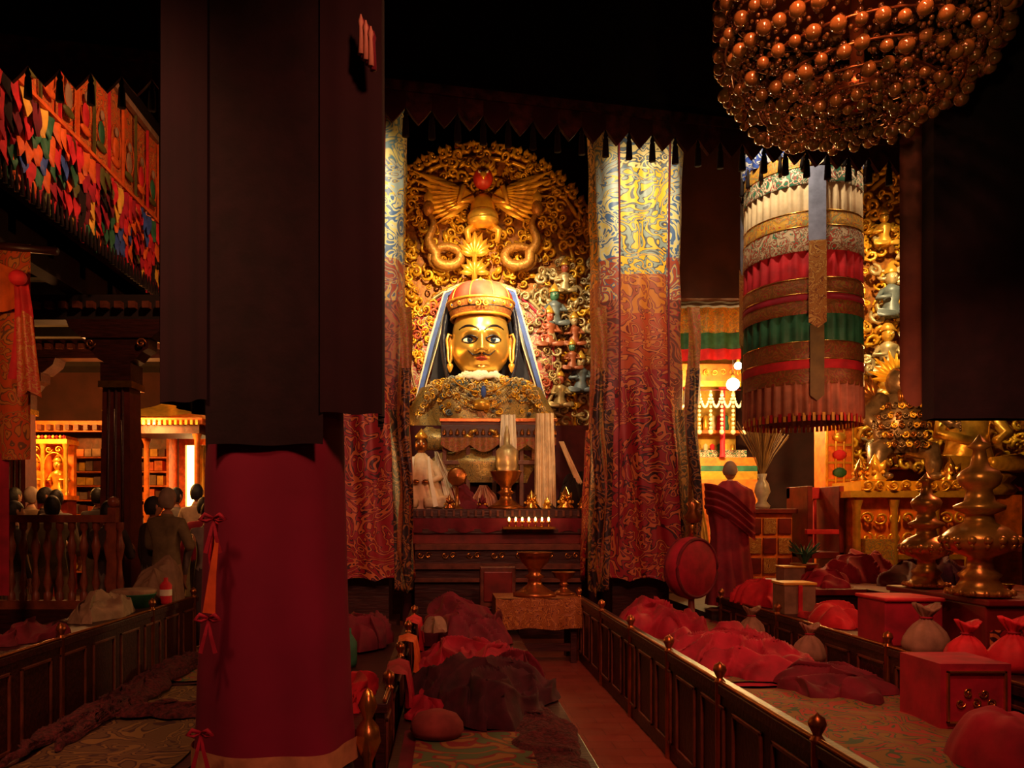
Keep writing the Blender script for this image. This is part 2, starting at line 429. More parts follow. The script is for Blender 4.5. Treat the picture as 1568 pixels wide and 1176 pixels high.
for s_ in (-1,1):
    mb.sph((gx+s_*.055,y-.54,gz+.48),.028,eyew,8); mb.sph((gx+s_*.055,y-.562,gz+.48),.014,blackgl,6)
    mb.tube([(gx+s_*.08,y-.42,gz+.55),(gx+s_*.17,y-.42,gz+.68),(gx+s_*.1,y-.42,gz+.78)],[.03,.025,.005],gold,6)
    mb.tube([(gx+s_*.15,y-.38,gz+.12),(gx+s_*.38,y-.42,gz+.05),(gx+s_*.3,y-.5,gz+.28)],[.07,.055,.04],gold,8)
    mb.tube([(gx+s_*.1,y-.4,gz-.3),(gx+s_*.25,y-.45,gz-.42),(gx+s_*.22,y-.45,gz-.6)],[.09,.06,.04],gold,8)
    for row,(L,w_,nf) in enumerate(((1.05,.075,9),(.72,.065,8),(.42,.055,7))):
        for i in range(nf):
            ang=.42-i*.13-row*.03
            leafang=ang if s_>0 else pi-ang
            leaf(mb,(gx+s_*.15,gz+.2),leafang,L*(1-.04*i),w_,goldrelief if row!=1 else gold,y-.22-.05*row,.03)
    sx=gx+s_*.62
    pts=[];rs=[]
    for i in range(36):
        t=i/35
        if t<.6:
            a=-pi/2+ (t/.6)*2*pi*1.25; r_=.28*(1-.35*t/.6)
            pts.append((sx+s_*(-.05)+s_*r_*math.cos(a),y-.28-.12*t,gz-.78+r_*.7*math.sin(a)))
        else:
            k=(t-.6)/.4; pts.append((sx+s_*(.12+.14*k+.07*math.sin(k*6)),y-.36,gz-.72+.62*k))
        rs.append(.035+.05*math.sin(pi*t))
    mb.tube(pts,rs,naga,8)
    hx,hz=pts[-1][0],pts[-1][2]
    mb.sph((hx,y-.36,hz+.08),(.09,.09,.13),naga,10); leaf(mb,(hx,hz+.12),pi/2,.25,.07,gold,y-.36)
for i in range(9):
    a=pi/2+(i-4)*.33; leaf(mb,(TX-.1,5.65),a,.42-.05*abs(i-4)*.8,.055,gold,y-.38)
mb.tube([(TX-.1,y-.35,5.2),(TX-.1,y-.38,5.7)],[.05,.04],gold,8)
for i in range(7):
    a=pi*i/6; leaf(mb,(TX-.1,5.38),a,.26,.05,gold,y-.36)
def figurine(mb,x,y,z,s,body,face):
    mb.lathe([(r*s,q*s) for r,q in [(.0,0),(.2,.02),(.22,.1),(.13,.3),(.17,.5),(.19,.58),(.07,.66),(.06,.7)]],(x,y,z),body,14)
    mb.sph((x,y-.02*s,z+.8*s),(.12*s,.12*s,.15*s),face,12)
    mb.lathe([(.13*s,0),(.15*s,.03*s),(.1*s,.12*s),(.03*s,.22*s),(0,.26*s)],(x,y,z+.88*s),gold,12)
    mb.sph((x,y-.14*s,z+.79*s),(.02*s,.03*s,.035*s),face,6)
    for q in (-1,1):
        mb.sph((x+q*.045*s,y-.125*s,z+.82*s),.018*s,eyew,6); mb.sph((x+q*.045*s,y-.14*s,z+.82*s),.009*s,blackgl,5)
        mb.tube([(x+q*.17*s,y,z+.55*s),(x+q*.3*s,y-.05*s,z+.38*s),(x+q*.12*s,y-.22*s,z+.4*s)],[.06*s,.05*s,.035*s],body,8)
        mb.tube([(x+q*.1*s,y-.05*s,z+.05*s),(x+q*.3*s,y-.15*s,z+.08*s),(x+q*.05*s,y-.25*s,z+.03*s)],[.09*s,.08*s,.05*s],body,8)
gf=M('green_figure_paint',(.05,.16,.09),.4,.2); pf=M('pink_figure_paint',(.45,.10,.05),.4,.1); bfp=M('blue_grey_figure_paint',(.12,.15,.16),.4,.1); rfp=M('rust_figure_paint',(.3,.08,.03),.4,.1)
figurine(mb,TX+1.18,y-.25,4.55,.62,bfp,gf)
figurine(mb,TX+1.08,y-.35,4.2,.6,rfp,pf)
figurine(mb,TX+1.5,y-.2,4.25,.5,rfp,silver)
figurine(mb,TX+1.35,y-.2,5.1,.5,silver,pf)
figurine(mb,TX+1.6,y-.25,3.5,.6,bfp,silver)
figurine(mb,TX+1.25,y-.35,3.25,.55,silver,pf)
figurine(mb,TX+1.45,y-.3,3.85,.45,rfp,gf)
figurine(mb,TX-1.35,y-.3,3.3,.65,goldrelief,gold)
mb.done('carved_torana')

mb=MB()
n_=60
NX,NZ,na,nb=TX,3.95,1.22,1.28
def ogee(k,f=1):
    a=2*pi*k/n_; return (NX+f*na*math.cos(a),NZ+f*nb*math.sin(a))
mb.poly([ogee(i) for i in range(n_)],12.14,12.2,nimb)
for f,mt,rd in ((1,silver,.03),(.95,crimson,.02),(.9,silver,.012)):
    mb.tube([(ogee(i,f)[0],12.12,ogee(i,f)[1]) for i in range(n_+1)],rd,mt,6)
random.seed(77)
for i in range(110):
    a=R(-.6,pi+.6); f=R(.72,1.0); mt=silver if math.cos(a)>0 else goldrelief
    curl(mb,NX+f*na*math.cos(a),12.12,NZ+f*nb*math.sin(a),R(.05,.09),R(0,6),random.choice((-1,1)),[mt,pf,mt][i%3],.05,n=10,fat=1.2)
mb.done('painted_nimbus')
mb=MB()
fr=[(-.56,3.05),(-.28,4.25),(-.05,5.0),(.18,5.08),(.5,5.2),(.82,5.08),(1.03,5.02),(1.28,4.2),(1.6,2.98)]
for k,(off,mt,rd) in enumerate(((0,white,.022),(.05,bluec,.045),(.105,blackgl,.02),(.13,cream,.012))):
    ps=[]
    for (x,z) in fr:
        dx,dz=.5-x,3.9-z; L=math.hypot(dx,dz); ps.append((x+dx/L*off,11.9-.01*k,z+dz/L*off*1.1))
    mb.tube(ps,rd,mt,4)
mb.poly([(p[0]*.86+.07,p[1]*.98+.02) for p in fr],11.98,12.0,M('dark_blue_lining',(.012,.01,.02),.8))
mb.done('silk_canopy_frame')

# ------------------------------------------------------------------ great seated statue
sx0,sy0,ez=.485,11.45,4.08
rx,ry,rz,zc=.42,.42,.60,4.18
def g(x,z,cx_,cz_,wx,wz): return math.exp(-((x-cx_)/wx)**2-((z-cz_)/wz)**2)
def bumps(x,z):
    b=0
    t=(.10-z)/.27
    if -.1<t<1.35:
        tt=max(0,min(1,t)); b+=.15*(.35+.65*tt)*math.exp(-(x/(.035+.03*tt))**2)*(1 if t<1 else max(0,1-(t-1)*4))*min(1,(t+.1)*4)
    b+=.05*g(abs(x),z,.055,-.16,.03,.03)
    b+=.045*g(abs(x),z,.17,.12,.12,.045)
    b-=.05*g(abs(x),z,.165,.0,.09,.055)
    b+=.035*g(abs(x),z,.2,-.15,.08,.09)
    b-=.015*g(abs(x),z,.13,-.27,.03,.07)
    b+=.06*g(x,z,0,-.27,.11,.05)
    b+=.06*g(x,z,0,-.42,.10,.07)
    b-=.03*g(x,z,0,-.345,.08,.025)
    return b
def fy(x,z):
    q=1-(x/rx)**2-((z+ez-zc)/rz)**2
    return sy0-ry*math.sqrt(max(.02,q))-bumps(x,z)
mb=MB()
def headf(u,v):
    a=2*pi*u; e=-pi/2+pi*v
    x=rx*math.cos(a)*math.cos(e); yy=ry*math.sin(a)*math.cos(e); z=zc+rz*math.sin(e)
    if e<0: x*=1+.14*math.sin(-2*e)
    if math.sin(a)<0: yy-=bumps(x,z-ez)*min(1,-math.sin(a)*3)
    return (sx0+x,sy0+yy,z)
mb.grid(headf,110,84,face_gold,True)
bbh=M('blue_black_hair',(.012,.014,.03),.4,0,.4,20,.5)
for s_ in (-1,1):
    ex=.17*s_
    yy=fy(ex,0)
    mb.sph((sx0+ex,yy+.003,ez-.005),(.10,.036,.052),eyew,18)
    mb.sph((sx0+ex,yy-.028,ez-.0),(.042,.015,.042),eyeb,14)
    mb.sph((sx0+ex,yy-.040,ez-.0),(.022,.009,.022),blackgl,8)
    up=[];lo=[];br=[]
    for i in range(13):
        t=-1+2*i/12; x=ex+s_*.11*t
        up.append((sx0+x,fy(x,.05*(1-t*t))-.022,ez+.052*(1-t*t)+.002))
        lo.append((sx0+x,fy(x,-.05*(1-t*t))-.016,ez-.050*(1-t*t)-.004))
        x2=ex+s_*.01+s_*.145*t; zb_=.14+.055*(1-t*t)+.02*t
        br.append((sx0+x2,fy(x2,zb_)-.004,ez+zb_))
    mb.tube(up,.015,blackgl,6); mb.tube(lo,.008,blackgl,6)
    mb.tube(br,[.004+.014*math.sin(pi*(i+.6)/13.5) for i in range(13)],blackgl,6)
    ms=[]
    for i in range(10):
        t=i/9; x=s_*(.02+.175*t); z=-.212-.022*math.sin(pi*t)+.055*t*t
        ms.append((sx0+x,fy(x,z)-.008,ez+z))
    mb.tube(ms,[.016*(1-.7*i/9)+.002 for i in range(10)],blackgl,6)
    for zz_,am in ((-.262,.012),(-.296,-.012)):
        mb.tube([(sx0+s_*.085*i/8,fy(s_*.085*i/8,zz_)-.004,ez+zz_+am*(i/8)*(-1)) for i in range(9)],[.018*(1-.8*i/8)+.002 for i in range(9)],lipm,8)
    mb.tube([(sx0+s_*.035,fy(.035,-.185)-.0,ez-.185),(sx0+s_*.07,fy(.07,-.18)-.002,ez-.175),(sx0+s_*.085,fy(.085,-.15)-.002,ez-.15)],.005,bronze,5)
    exx=sx0+s_*.435
    ear=[(exx,sy0-.02,ez+.13),(exx+s_*.04,sy0-.04,ez+.15),(exx+s_*.07,sy0-.03,ez+.07),(exx+s_*.05,sy0-.04,ez-.1),(exx+s_*.05,sy0-.06,ez-.22),(exx+s_*.025,sy0-.07,ez-.31),(exx-s_*.0,sy0-.06,ez-.22),(exx-s_*.0,sy0-.05,ez-.08),(exx,sy0-.03,ez+.06)]
    mb.tube(ear,.022,face_gold,8)
    mb.sph((exx+s_*.015,sy0,ez+.0),(.035,.04,.13),golddark,10)
    mb.lathe([(.0,.05),(.04,.03),(.05,0),(.035,-.04),(.02,-.08),(0,-.1)],(exx+s_*.02,sy0-.08,ez-.33),gold,12)
    mb.grid(lambda u,v:(sx0+s_*(.43+.12*math.sin(pi*v)+.05*math.cos(2*pi*u)),sy0+.16+.14*math.sin(2*pi*u),4.85-1.4*v),12,12,bbh,True)
hatm=BRO('hat_brocade',(.36,.10,.02),(.5,.22,.05),(.15,.03,.02),12)
redfelt=M('red_felt',(.42,.045,.02),.7)
mb.lathe([(.425,4.44),(.435,4.47),(.455,4.52),(.48,4.59),(.50,4.66),(.49,4.68),(.46,4.67)],(sx0,sy0,0),hatm,64)
for r_,z_,rd,m_ in ((.435,4.455,.022,gold),(.50,4.675,.02,gold),(.462,4.56,.012,blackgl)):
    mb.tube([(sx0+r_*math.cos(2*pi*i/60),sy0+r_*math.sin(2*pi*i/60),z_) for i in range(61)],rd,m_,7)
def crownf(u,v):
    a=2*pi*u; e=v*pi/2
    k=1+.05*math.cos(8*a)*math.cos(e)
    return (sx0+.47*k*math.cos(a)*math.cos(e)**.5,sy0+.44*k*math.sin(a)*math.cos(e)**.5,4.67+.32*math.sin(e))
mb.grid(crownf,64,14,redfelt,True)
for i in range(8):
    a=2*pi*(i+.5)/8
    mb.tube([(sx0+.455*math.cos(a)*math.cos(e)**.5,sy0+.425*math.sin(a)*math.cos(e)**.5,4.675+.32*math.sin(e)) for e in [k*pi/22 for k in range(11)]],.009,gold,5)
mb.lathe([(.06,0),(.09,.02),(.05,.06),(0,.12)],(sx0,sy0,4.98),gold,14)
for i in range(7):
    a=-pi/2+(i-3)*.36
    X,Y=sx0+.485*math.cos(a),sy0+.485*math.sin(a)
    mb.sph((X,Y,4.61),(.035,.02,.04),gold,8); mb.sph((X,Y-.015,4.61),.015,redc if i%2 else bluec,6)
for h in (-1,1): curl(mb,sx0+h*.06,sy0-.49,4.57,.05,pi/2,h,gold,.02)
def torso(u,v):
    ks=[(2.0,1.05,.75),(2.3,1.1,.8),(2.6,.8,.6),(2.9,.80,.48),(3.2,.90,.46),(3.36,.88,.44),(3.5,.72,.38),(3.57,.42,.3),(3.64,.24,.24),(3.8,.2,.2)]
    t=v*(len(ks)-1); i=min(int(t),len(ks)-2); f=t-i
    z,a_,b_=[ks[i][k]*(1-f)+ks[i+1][k]*f for k in range(3)]
    a=2*pi*u
    fo=1+.02*math.sin(a*13+z*5)
    return (sx0+a_*fo*math.cos(a),sy0+.05+b_*fo*math.sin(a),z)
mb.grid(torso,80,54,statrobe,True)
random.seed(11)
for i in range(250):
    a=R(pi*1.02,pi*1.98); v=R(.34,.76)
    p=torso(a/(2*pi),v)
    curl(mb,p[0],p[1]-.0,p[2],R(.03,.06),R(0,6),random.choice((-1,1)),[silver,gold,silver,goldrelief,bfp][i%5],.04,n=10,fat=1.3)
for k in range(5):
    mb.tube([(sx0+(.25+.03*k)*math.cos(a)*1.1,sy0+.02+(.27+.035*k)*math.sin(a),3.62-.022*k+.018*math.sin(a*7+k)+.012*math.sin(a*17+2*k)) for a in [2*pi*i/60 for i in range(61)]],.030,white,7)
for k,(wd,dp,bm_) in enumerate(((.42,.2,gold),(.5,.32,silver),(.58,.44,gold))):
    pts=[]
    for i in range(45):
        t=-1+2*i/44; x=wd*t; z=3.50-dp*(1-t*t)**.9
        pts.append((sx0+x,sy0-.36-.10*(1-t*t)-.03,z))
    beads(mb,pts,.015,bm_)
mb.sph((sx0+.02,sy0-.52,3.3),(.04,.03,.09),bluec,10)
mb.lathe([(.0,-.08),(.1,-.06),(.12,0),(.1,.06),(0,.08)],(sx0,sy0-.5,3.12),gold,14)
for s_ in (-1,1):
    mb.tube([(sx0+s_*.72,sy0,3.34),(sx0+s_*.90,sy0-.12,2.95),(sx0+s_*.7,sy0-.45,2.6),(sx0+s_*.25,sy0-.6,2.62)],[.2,.22,.2,.1],statrobe,14)
    for k in range(7):
        curl(mb,sx0+s_*(.62+.05*k),sy0-.3,3.38-.06*k,.06,R(0,6),s_,silver if k%2 else gold,.05,n=10,fat=1.3)
        curl(mb,sx0+s_*(.78+.02*k),sy0-.33,3.3-.06*k,.05,R(0,6),-s_,gold if k%2 else silver,.05,n=10,fat=1.3)
    hx0=sx0+s_*.2
    mb.sph((hx0,sy0-.66,2.64),(.12,.12,.06),face_gold,12)
    for k in range(4): mb.tube([(hx0-s_*(.05),sy0-.70+.05*k,2.66),(hx0-s_*(.14),sy0-.72+.05*k,2.69),(hx0-s_*(.20-.015*abs(k-1)),sy0-.72+.05*k,2.66)],[.026,.024,.018],face_gold,7)
    mb.tube([(hx0,sy0-.74,2.66),(hx0-s_*.05,sy0-.82,2.70),(hx0-s_*.11,sy0-.82,2.72)],[.03,.026,.02],face_gold,7)
    mb.tube([(sx0+s_*.3,sy0-.1,2.3),(sx0+s_*1.05,sy0-.3,2.3),(sx0+s_*.1,sy0-.35,2.2)],[.3,.26,.16],maroon,14)
mb.lathe([(1.25,0),(1.35,.1),(1.2,.2),(1.3,.3),(1.38,.42),(1.1,.5),(0,.5)],(sx0,12.0,1.55),bronze,60,1,.6,.03,24)
mb.box(sx0-1.4,sx0+1.4,11.25,12.3,0,1.55,wood_dark)
mb.done('guru_statue')

# ------------------------------------------------------------------ altar
mb=MB()
AX0,AX1=-.42,1.68
BX0,BX1=-.64,2.22
mb.box(BX0,BX1,9.98,11.1,1.5,1.62,wood_dark)
mb.box(BX0+.05,BX1-.05,10.04,11.1,.0,1.5,maroondk)
def tier(y0,z0,z1,m_): mb.box(AX0,AX1,y0,10.04,z0,z1,m_)
mb.box(BX0,BX1,9.92,10.04,1.3,1.36,wood_dark); mb.box(BX0+.1,BX1-.1,9.96,10.04,1.17,1.3,wood_red)
tier(9.65,1.1,1.17,wood_brown); tier(9.7,.95,1.1,wood_dark); tier(9.6,.86,.93,wood_brown); tier(9.66,.3,.95,wood_dark); tier(9.56,0,.3,wood_dark); tier(9.58,.7,.75,wood_brown)
for i in range(7):
    x=AX0+.12+i*.31
    for h in (-1,1): curl(mb,x+h*.05,9.7,1.03,.045,0,h,brass,.02,n=10)
for i in range(30):
    x=BX0+.05+i*.095; mb.box(x-.015,x+.015,9.95,9.98,1.52,1.6,wood_brown)
mb.grid(lambda u,v:(BX0+.1+(BX1-BX0-.2)*u,9.91-.015*math.sin(u*50),1.5-.16*v-.03*math.sin(u*28)**2*v),120,6,maroon)
mb.done('altar_table',bevel=.008)
mb=MB()
mb.box(-.1,1.5,10.70,10.95,2.80,2.89,wood_brown); mb.box(-.1,1.5,10.75,10.95,2.25,2.31,wood_brown)
mb.box(-.62,2.1,10.92,10.95,1.62,2.82,maroondk)
mb.box(-.1,1.5,10.70,10.72,2.60,2.80,wood_dark)
for x in (-.08,.25,.62,1.0,1.42): mb.box(x,x+.06,10.76,10.9,1.62,2.70,wood_brown)
mb.box(-.12,1.52,10.67,10.71,2.84,2.89,bronze)
for i in range(18): mb.lathe([(.0,.09),(.03,.04),(.03,0)],(-.05+i*.09,10.68,2.66),bronze,8)
for i in range(4):
    x=.02+i*.36; mb.box(x+.08,x+.26,10.82,10.9,2.32,2.56,bro_tan)
mb.grid(lambda u,v:(-.1+1.6*u,10.66+.01*math.sin(u*60),2.62-(.10+.10*abs(math.sin(u*pi*4)))*v),96,5,bro_brown)
mb.done('altar_shelf',bevel=.006)
def khata(name,x,y,ztop,zbot,w,mat,lean=0,flare=.3,amp=.025,seed=0,top=.3):
    mb=MB()
    def fn(u,v):
        z=ztop+(zbot-ztop)*v
        ww=w*(top+(1-top)*min(1,v*2))*(1+flare*v)
        return (x+lean*v+(u-.5)*ww,y-.03*v+amp*math.sin(u*19+seed+v*2.5)+amp*.6*math.sin(u*41+seed*2),z+.04*math.sin(u*9+seed)*v)
    mb.grid(fn,40,24,mat)
    mb.grid(lambda u,v:(fn(u,v)[0],fn(u,v)[1]+.012,fn(u,v)[2]),40,24,mat)
    return mb.done(name)
khata('silk_khata_scarf',1.32,10.45,2.93,1.66,.26,cream,.0,.1,.03,1,.9)
khata('silk_khata_scarf',-.16,10.38,2.4,1.72,.16,white,.2,.6,.04,3,.3)
khata('silk_khata_scarf',.48,10.5,1.95,1.66,.25,pinkc,.03,.5,.04,4,.4)
khata('silk_khata_scarf',.83,10.6,2.93,2.2,.22,white,0,.1,.02,6,.9)
khata('silk_khata_scarf',1.55,10.5,2.55,1.95,.07,cream,.25,.4,.01,7,.9)
mb=MB()
wx,wy,wz=-.36,10.35,1.62
def wr(u,v):
    ks=[(0,.30,.22),(.12,.31,.23),(.3,.24,.18),(.5,.19,.14),(.64,.17,.12),(.72,.09,.08),(.76,.05,.05)]
    t=v*(len(ks)-1); i=min(int(t),len(ks)-2); f=t-i
    z,a_,b_=[ks[i][k]*(1-f)+ks[i+1][k]*f for k in range(3)]
    a=2*pi*u; fo=1+.07*math.sin(a*9+z*9)*(1-v*.5)
    return (wx+a_*fo*math.cos(a),wy+b_*fo*math.sin(a),wz+z)
mb.grid(wr,72,36,cream,True)
mb.sph((wx,wy-.02,wz+.86),(.085,.09,.11),bronze,16); mb.sph((wx,wy+.01,wz+.90),(.09,.09,.09),blackgl,12)
mb.sph((wx,wy-.11,wz+.85),(.015,.02,.025),bronze,6); mb.lathe([(.07,0),(.09,.03),(.03,.1),(0,.14)],(wx,wy,wz+.95),gold,12)
for s_ in (-1,1):
    mb.sph((wx+s_*.035,wy-.1,wz+.875),.012,eyew,6)
    mb.tube([(wx+s_*.15,wy,wz+.62),(wx+s_*.25,wy-.08,wz+.42),(wx+s_*.1,wy-.2,wz+.36)],[.06,.055,.04],cream,9)
    mb.sph((wx+s_*.06,wy-.23,wz+.36),(.045,.03,.03),bronze,8)
    mb.tube([(wx+s_*.2,wy-.05,wz+.1),(wx+s_*.34,wy-.12,wz+.1),(wx+s_*.05,wy-.26,wz+.08)],[.1,.09,.06],cream,10)
    mb.tube([(wx+s_*.1,wy-.12,wz+.7),(wx+s_*.13,wy-.22,wz+.4),(wx+s_*.2,wy-.28,wz+.03)],[.02,.035,.045],white,4,flat=.3)
mb.done('white_robed_figure')
def pile(name,cx,cy,z0,rx_,ry_,h,mat,seed=0,n=150,m=50,fold=.5,mat2=None,fl=1.0):
    """crumpled cloth thrown down flat: long flowing ridge folds over a low mound"""
    mb=MB(); th=seed*1.7
    def fn(u,v):
        a=2*pi*u; out=1+.38*nz(math.cos(a)*1.9+seed,math.sin(a)*1.9,seed)+.06*math.sin(a*7+seed)
        x=rx_*out*v*math.cos(a); y_=ry_*out*v*math.sin(a)
        base=(max(0,1-v**3))**.8
        w1=nz(x*2.4+seed,y_*2.4,seed)*4.2; w2=nz(x*2.6+9,y_*2.6+seed,seed+4)*4.4; w3=nz(x*5+3,y_*5+seed,seed+8)*2.5
        f1=(1-abs(math.sin((x*math.cos(th)+y_*math.sin(th))*10+w1)))**1.5
        f2=(1-abs(math.sin((x*math.cos(th+1.0)+y_*math.sin(th+1.0))*15+w2)))**1.5
        f3=(1-abs(math.sin((x*math.cos(th+.5)+y_*math.sin(th+.5))*30+w3)))**1.5
        lump=.55+.6*nz(x*2.2+seed*2,y_*2.2,seed*.7)
        z=h*.72*base*max(.1,lump)+fl*min(.13,.045+h*.28)*(base**.4)*max(f1,f2*.8,f3*.35)
        sh=.05*fl*(f1-f2)
        return (cx+x+sh*math.cos(th),cy+y_+sh*math.sin(th),z0+z*(1 if v<.999 else 0)+.003)
    mb.grid(fn,n,m,mat,True)
    return mb.done(name)
def drape(name,x0,x1,y0,y1,ztop,zl,zr,mat,seed=0):
    """cloth hung over a desk rail running along y"""
    mb=MB()
    path=[(x0-.03,zl),(x0-.025,(zl+ztop)/2),(x0-.015,ztop),((x0+x1)/2,ztop+.02),(x1+.015,ztop),(x1+.03,(zr+ztop)/2),(x1+.035,zr)]
    def fn(u,v):
        t=v*6; i=min(int(t),5); f=t-i
        x=path[i][0]*(1-f)+path[i+1][0]*f; z=path[i][1]*(1-f)+path[i+1][1]*f
        side=abs(v-.5)*2; w=math.sin(u*17+seed+v*2)*.025*side
        yc=y0+(y1-y0)*u; yc+=(.5-u)*.12*side*(1 if seed%2 else -.4)
        return (x+(w if v>.5 else -abs(w)),yc,z+.03*math.sin(u*8+seed)*side)
    mb.grid(fn,48,24,mat)
    return mb.done(name)
pile('folded_altar_cloth',.2,10.5,1.62,.33,.18,.6,maroon,3)
pile('folded_altar_cloth',1.78,10.6,1.62,.28,.2,1.0,blackc,4)
def lamp(name,x,y,z,s,mat=bronze,lit=False,cup=1):
    mb=MB()
    mb.lathe([(0,0),(.5*s,0),(.5*s,.05*s),(.36*s,.12*s),(.18*s,.25*s),(.14*s,.38*s),(.24*s,.44*s),(.14*s,.5*s),(.16*s,.62*s),(.42*s*cup,.78*s),(.52*s*cup,.98*s),(.55*s*cup,1.0*s),(.5*s*cup,1.0*s),(.36*s,.86*s),(0,.86*s)],(x,y,z),mat,28)
    if lit: mb.sph((x,y,z+1.02*s),(.1*s,.1*s,.2*s),flame,8)
    return mb.done(name)
lamp('bronze_butter_lamp',.77,10.2,1.62,.5,bronze,False,.8)
def vase(name,x,y,z,s,mat,prof=None):
    mb=MB()
    prof=prof or [(0,0),(.3,0),(.32,.04),(.22,.1),(.4,.35),(.46,.6),(.38,.85),(.18,1.0),(.15,1.15),(.24,1.28),(.2,1.28),(.12,1.15)]
    mb.lathe([(a*s,b*s) for a,b in prof],(x,y,z),mat,26)
    return mb.done(name)
vase('ceramic_vase',2.02,10.25,1.62,.38,beige)
vase('silver_stupa_reliquary',.8,10.42,2.05,.3,silver,[(0,0),(.5,0),(.5,.2),(.4,.25),(.5,.5),(.5,1.2),(.3,1.4),(.14,1.5),(.14,1.9),(.05,2.3),(0,2.4)])
mb=MB(); mb.lathe([(0,0),(.12,0),(.13,.02),(.10,.03),(.0,.05)],(0,0,0),bronze,28,T=Matrix.Translation((.12,10.2,2.05))@Matrix.Rotation(pi/2,4,'X'))
mb.lathe([(.1,0),(.03,.05),(.02,.3),(.05,.33)],(.12,10.23,1.62),bronze,14); mb.done('brass_mirror_stand')
def torma(name,x,y,z,s,mat):
    mb=MB()
    mb.lathe([(0,0),(.35*s,0),(.38*s,.08*s),(.25*s,.2*s),(.3*s,.35*s),(.2*s,.6*s),(.08*s,.85*s),(0,1.0*s)],(x,y,z),mat,18)
    for i in range(6):
        a=2*pi*i/6; mb.sph((x+.3*s*math.cos(a),y+.3*s*math.sin(a),z+.32*s),.07*s,yellowc,8)
    for h in (-1,1): leaf(mb,(x,z+.3*s),pi/2+h*.5,.5*s,.12*s,mat,y-.2*s)
    return mb.done(name)
for (x,yy,s,m_) in ((1.1,10.15,.26,brass),(1.55,10.12,.3,brass),(.02,10.06,.2,bronze),(1.78,10.12,.2,bronze),(.45,10.1,.2,maroon),(1.3,10.1,.16,gold)):
    torma('torma_offering',x,yy,1.62,s,m_)
mb=MB()
mb.box(.7,1.36,9.72,9.9,1.36,1.39,brass)
for i in range(7):
    x=.78+i*.084
    mb.lathe([(0,0),(.028,0),(.01,.02),(.01,.04),(.03,.07),(.027,.07),(0,.06)],(x,9.8,1.39),brass,12)
    mb.sph((x,9.8,1.485),(.014,.014,.03),flame,8)
mb.done('butter_lamp_row')

mb=MB()
mb.box(.52,1.36,7.9,8.45,.6,.66,wood_red)
for x in (.56,1.27):
    for yy in (7.94,8.36): mb.box(x,x+.06,yy,yy+.06,0,.6,wood_dark)
mb.box(.56,1.33,7.96,7.99,.12,.2,wood_dark)
mb.grid(lambda u,v:(.49+.9*u,7.87-.02*v-.012*math.sin(u*30)*v,.675-.31*v-.01*math.sin(u*12)),48,10,bro_tan)
mb.grid(lambda u,v:(.49+.9*u,7.87+.6*v,.675),4,4,bro_tan)
mb.grid(lambda u,v:(1.39+.01*math.sin(u*20)*v,7.87+.6*u,.675-.31*v),24,8,bro_tan)
mb.grid(lambda u,v:(.49-.01*math.sin(u*20)*v,7.87+.6*u,.675-.31*v),24,8,bro_tan)
mb.done('offering_table')
lamp('bronze_butter_lamp',.92,8.15,.68,.46,bronze,False,.75)
mb=MB(); mb.box(.36,.76,8.62,8.77,.5,.95,wood_brown); mb.box(.4,.72,8.6,8.62,.56,.9,wood_red); mb.box(.3,.8,8.56,8.82,0,.5,wood_dark); mb.done('wooden_offering_box',bevel=.01)
lamp('bronze_butter_lamp',1.25,8.3,.68,.24,bronze)

# ------------------------------------------------------------------ left of aisle: seat rows
def rug(name,x0,x1,y0,y1,z,mat,border,wob=.01,seed=0):
    mb=MB()
    def s_(a,b,c,d,m_,dz):
        mb.grid(lambda u,v:(a+(b-a)*u,c+(d-c)*v,z+dz+wob*nz((a+(b-a)*u)*4,(c+(d-c)*v)*4,seed)),24,40,m_)
    s_(x0,x1,y0,y1,border,0)
    s_(x0+.07,x1-.07,y0+.07,y1-.07,mat,.012)
    return mb.done(name)
def platform(name,x0,x1,y0,y1,h,mat,panel_side=None,trimm=wood_dark):
    mb=MB(); mb.box(x0,x1,y0,y1,0,h-.04,mat); mb.box(x0-.01,x1+.01,y0-.02,y1,h-.04,h,trimm)
    return mb
mb=platform('b',-.28,.72,2.6,8.3,.30,wood_dark); mb.done('monks_seat_platform',bevel=.008)
def bench(name,xf,side,y0,y1,h,w,ys,zt,mat=wood_dark):
    """low panelled desk whose face looks to 'side'; posts with turned finials"""
    mb=MB()
    xb=xf-side*w; a,b=min(xf,xb),max(xf,xb)
    mb.box(a,b,y0,y1,0,h-.05,mat); mb.box(a-.015,b+.015,y0-.03,y1+.03,h-.05,h,mat)
    mb.tube([(xf,y0,h+.01),(xf,y1,h+.01)],.012,bronze,8)
    n=int((y1-y0)/.45)
    for i in range(n):
        ya=y0+(y1-y0)*(i+.12)/n; yb=y0+(y1-y0)*(i+.88)/n
        o=side*.015
        for (p,q,r_,t) in ((ya,yb,h-.12,h-.10),(ya,yb,.1,.12),(ya,ya+.02,.1,h-.10),(yb-.02,yb,.1,h-.10)):
            mb.box(min(xf,xf+o),max(xf,xf+o),p,q,r_,t,wood_brown)
    for yy in ys:
        mb.lathe([(.022,0),(.022,h),(.03,h+.01),(.015,h+.03),(.025,h+.05),(.034,h+.07),(.026,h+.095),(.01,h+.105),(0,h+.115)],(xf+side*.0,yy,0),bronze,16)
    return mb.done(name,bevel=.004)
bench('prayer_desk',1.38,-1,2.4,8.3,.66,.06,(2.87,3.9,4.8,5.8,6.9,8.1),.7)
bench('prayer_desk',-.33,1,4.0,8.2,.54,.05,(4.3,5.3,6.4,7.5),.6)
bench('prayer_desk',2.92,-1,3.2,8.3,.64,.42,(3.4,5.1,6.8,8.2),.6)
bench('prayer_desk',-2.62,1,3.2,8.0,.68,.5,(3.7,5.2,6.8,7.9),.7)
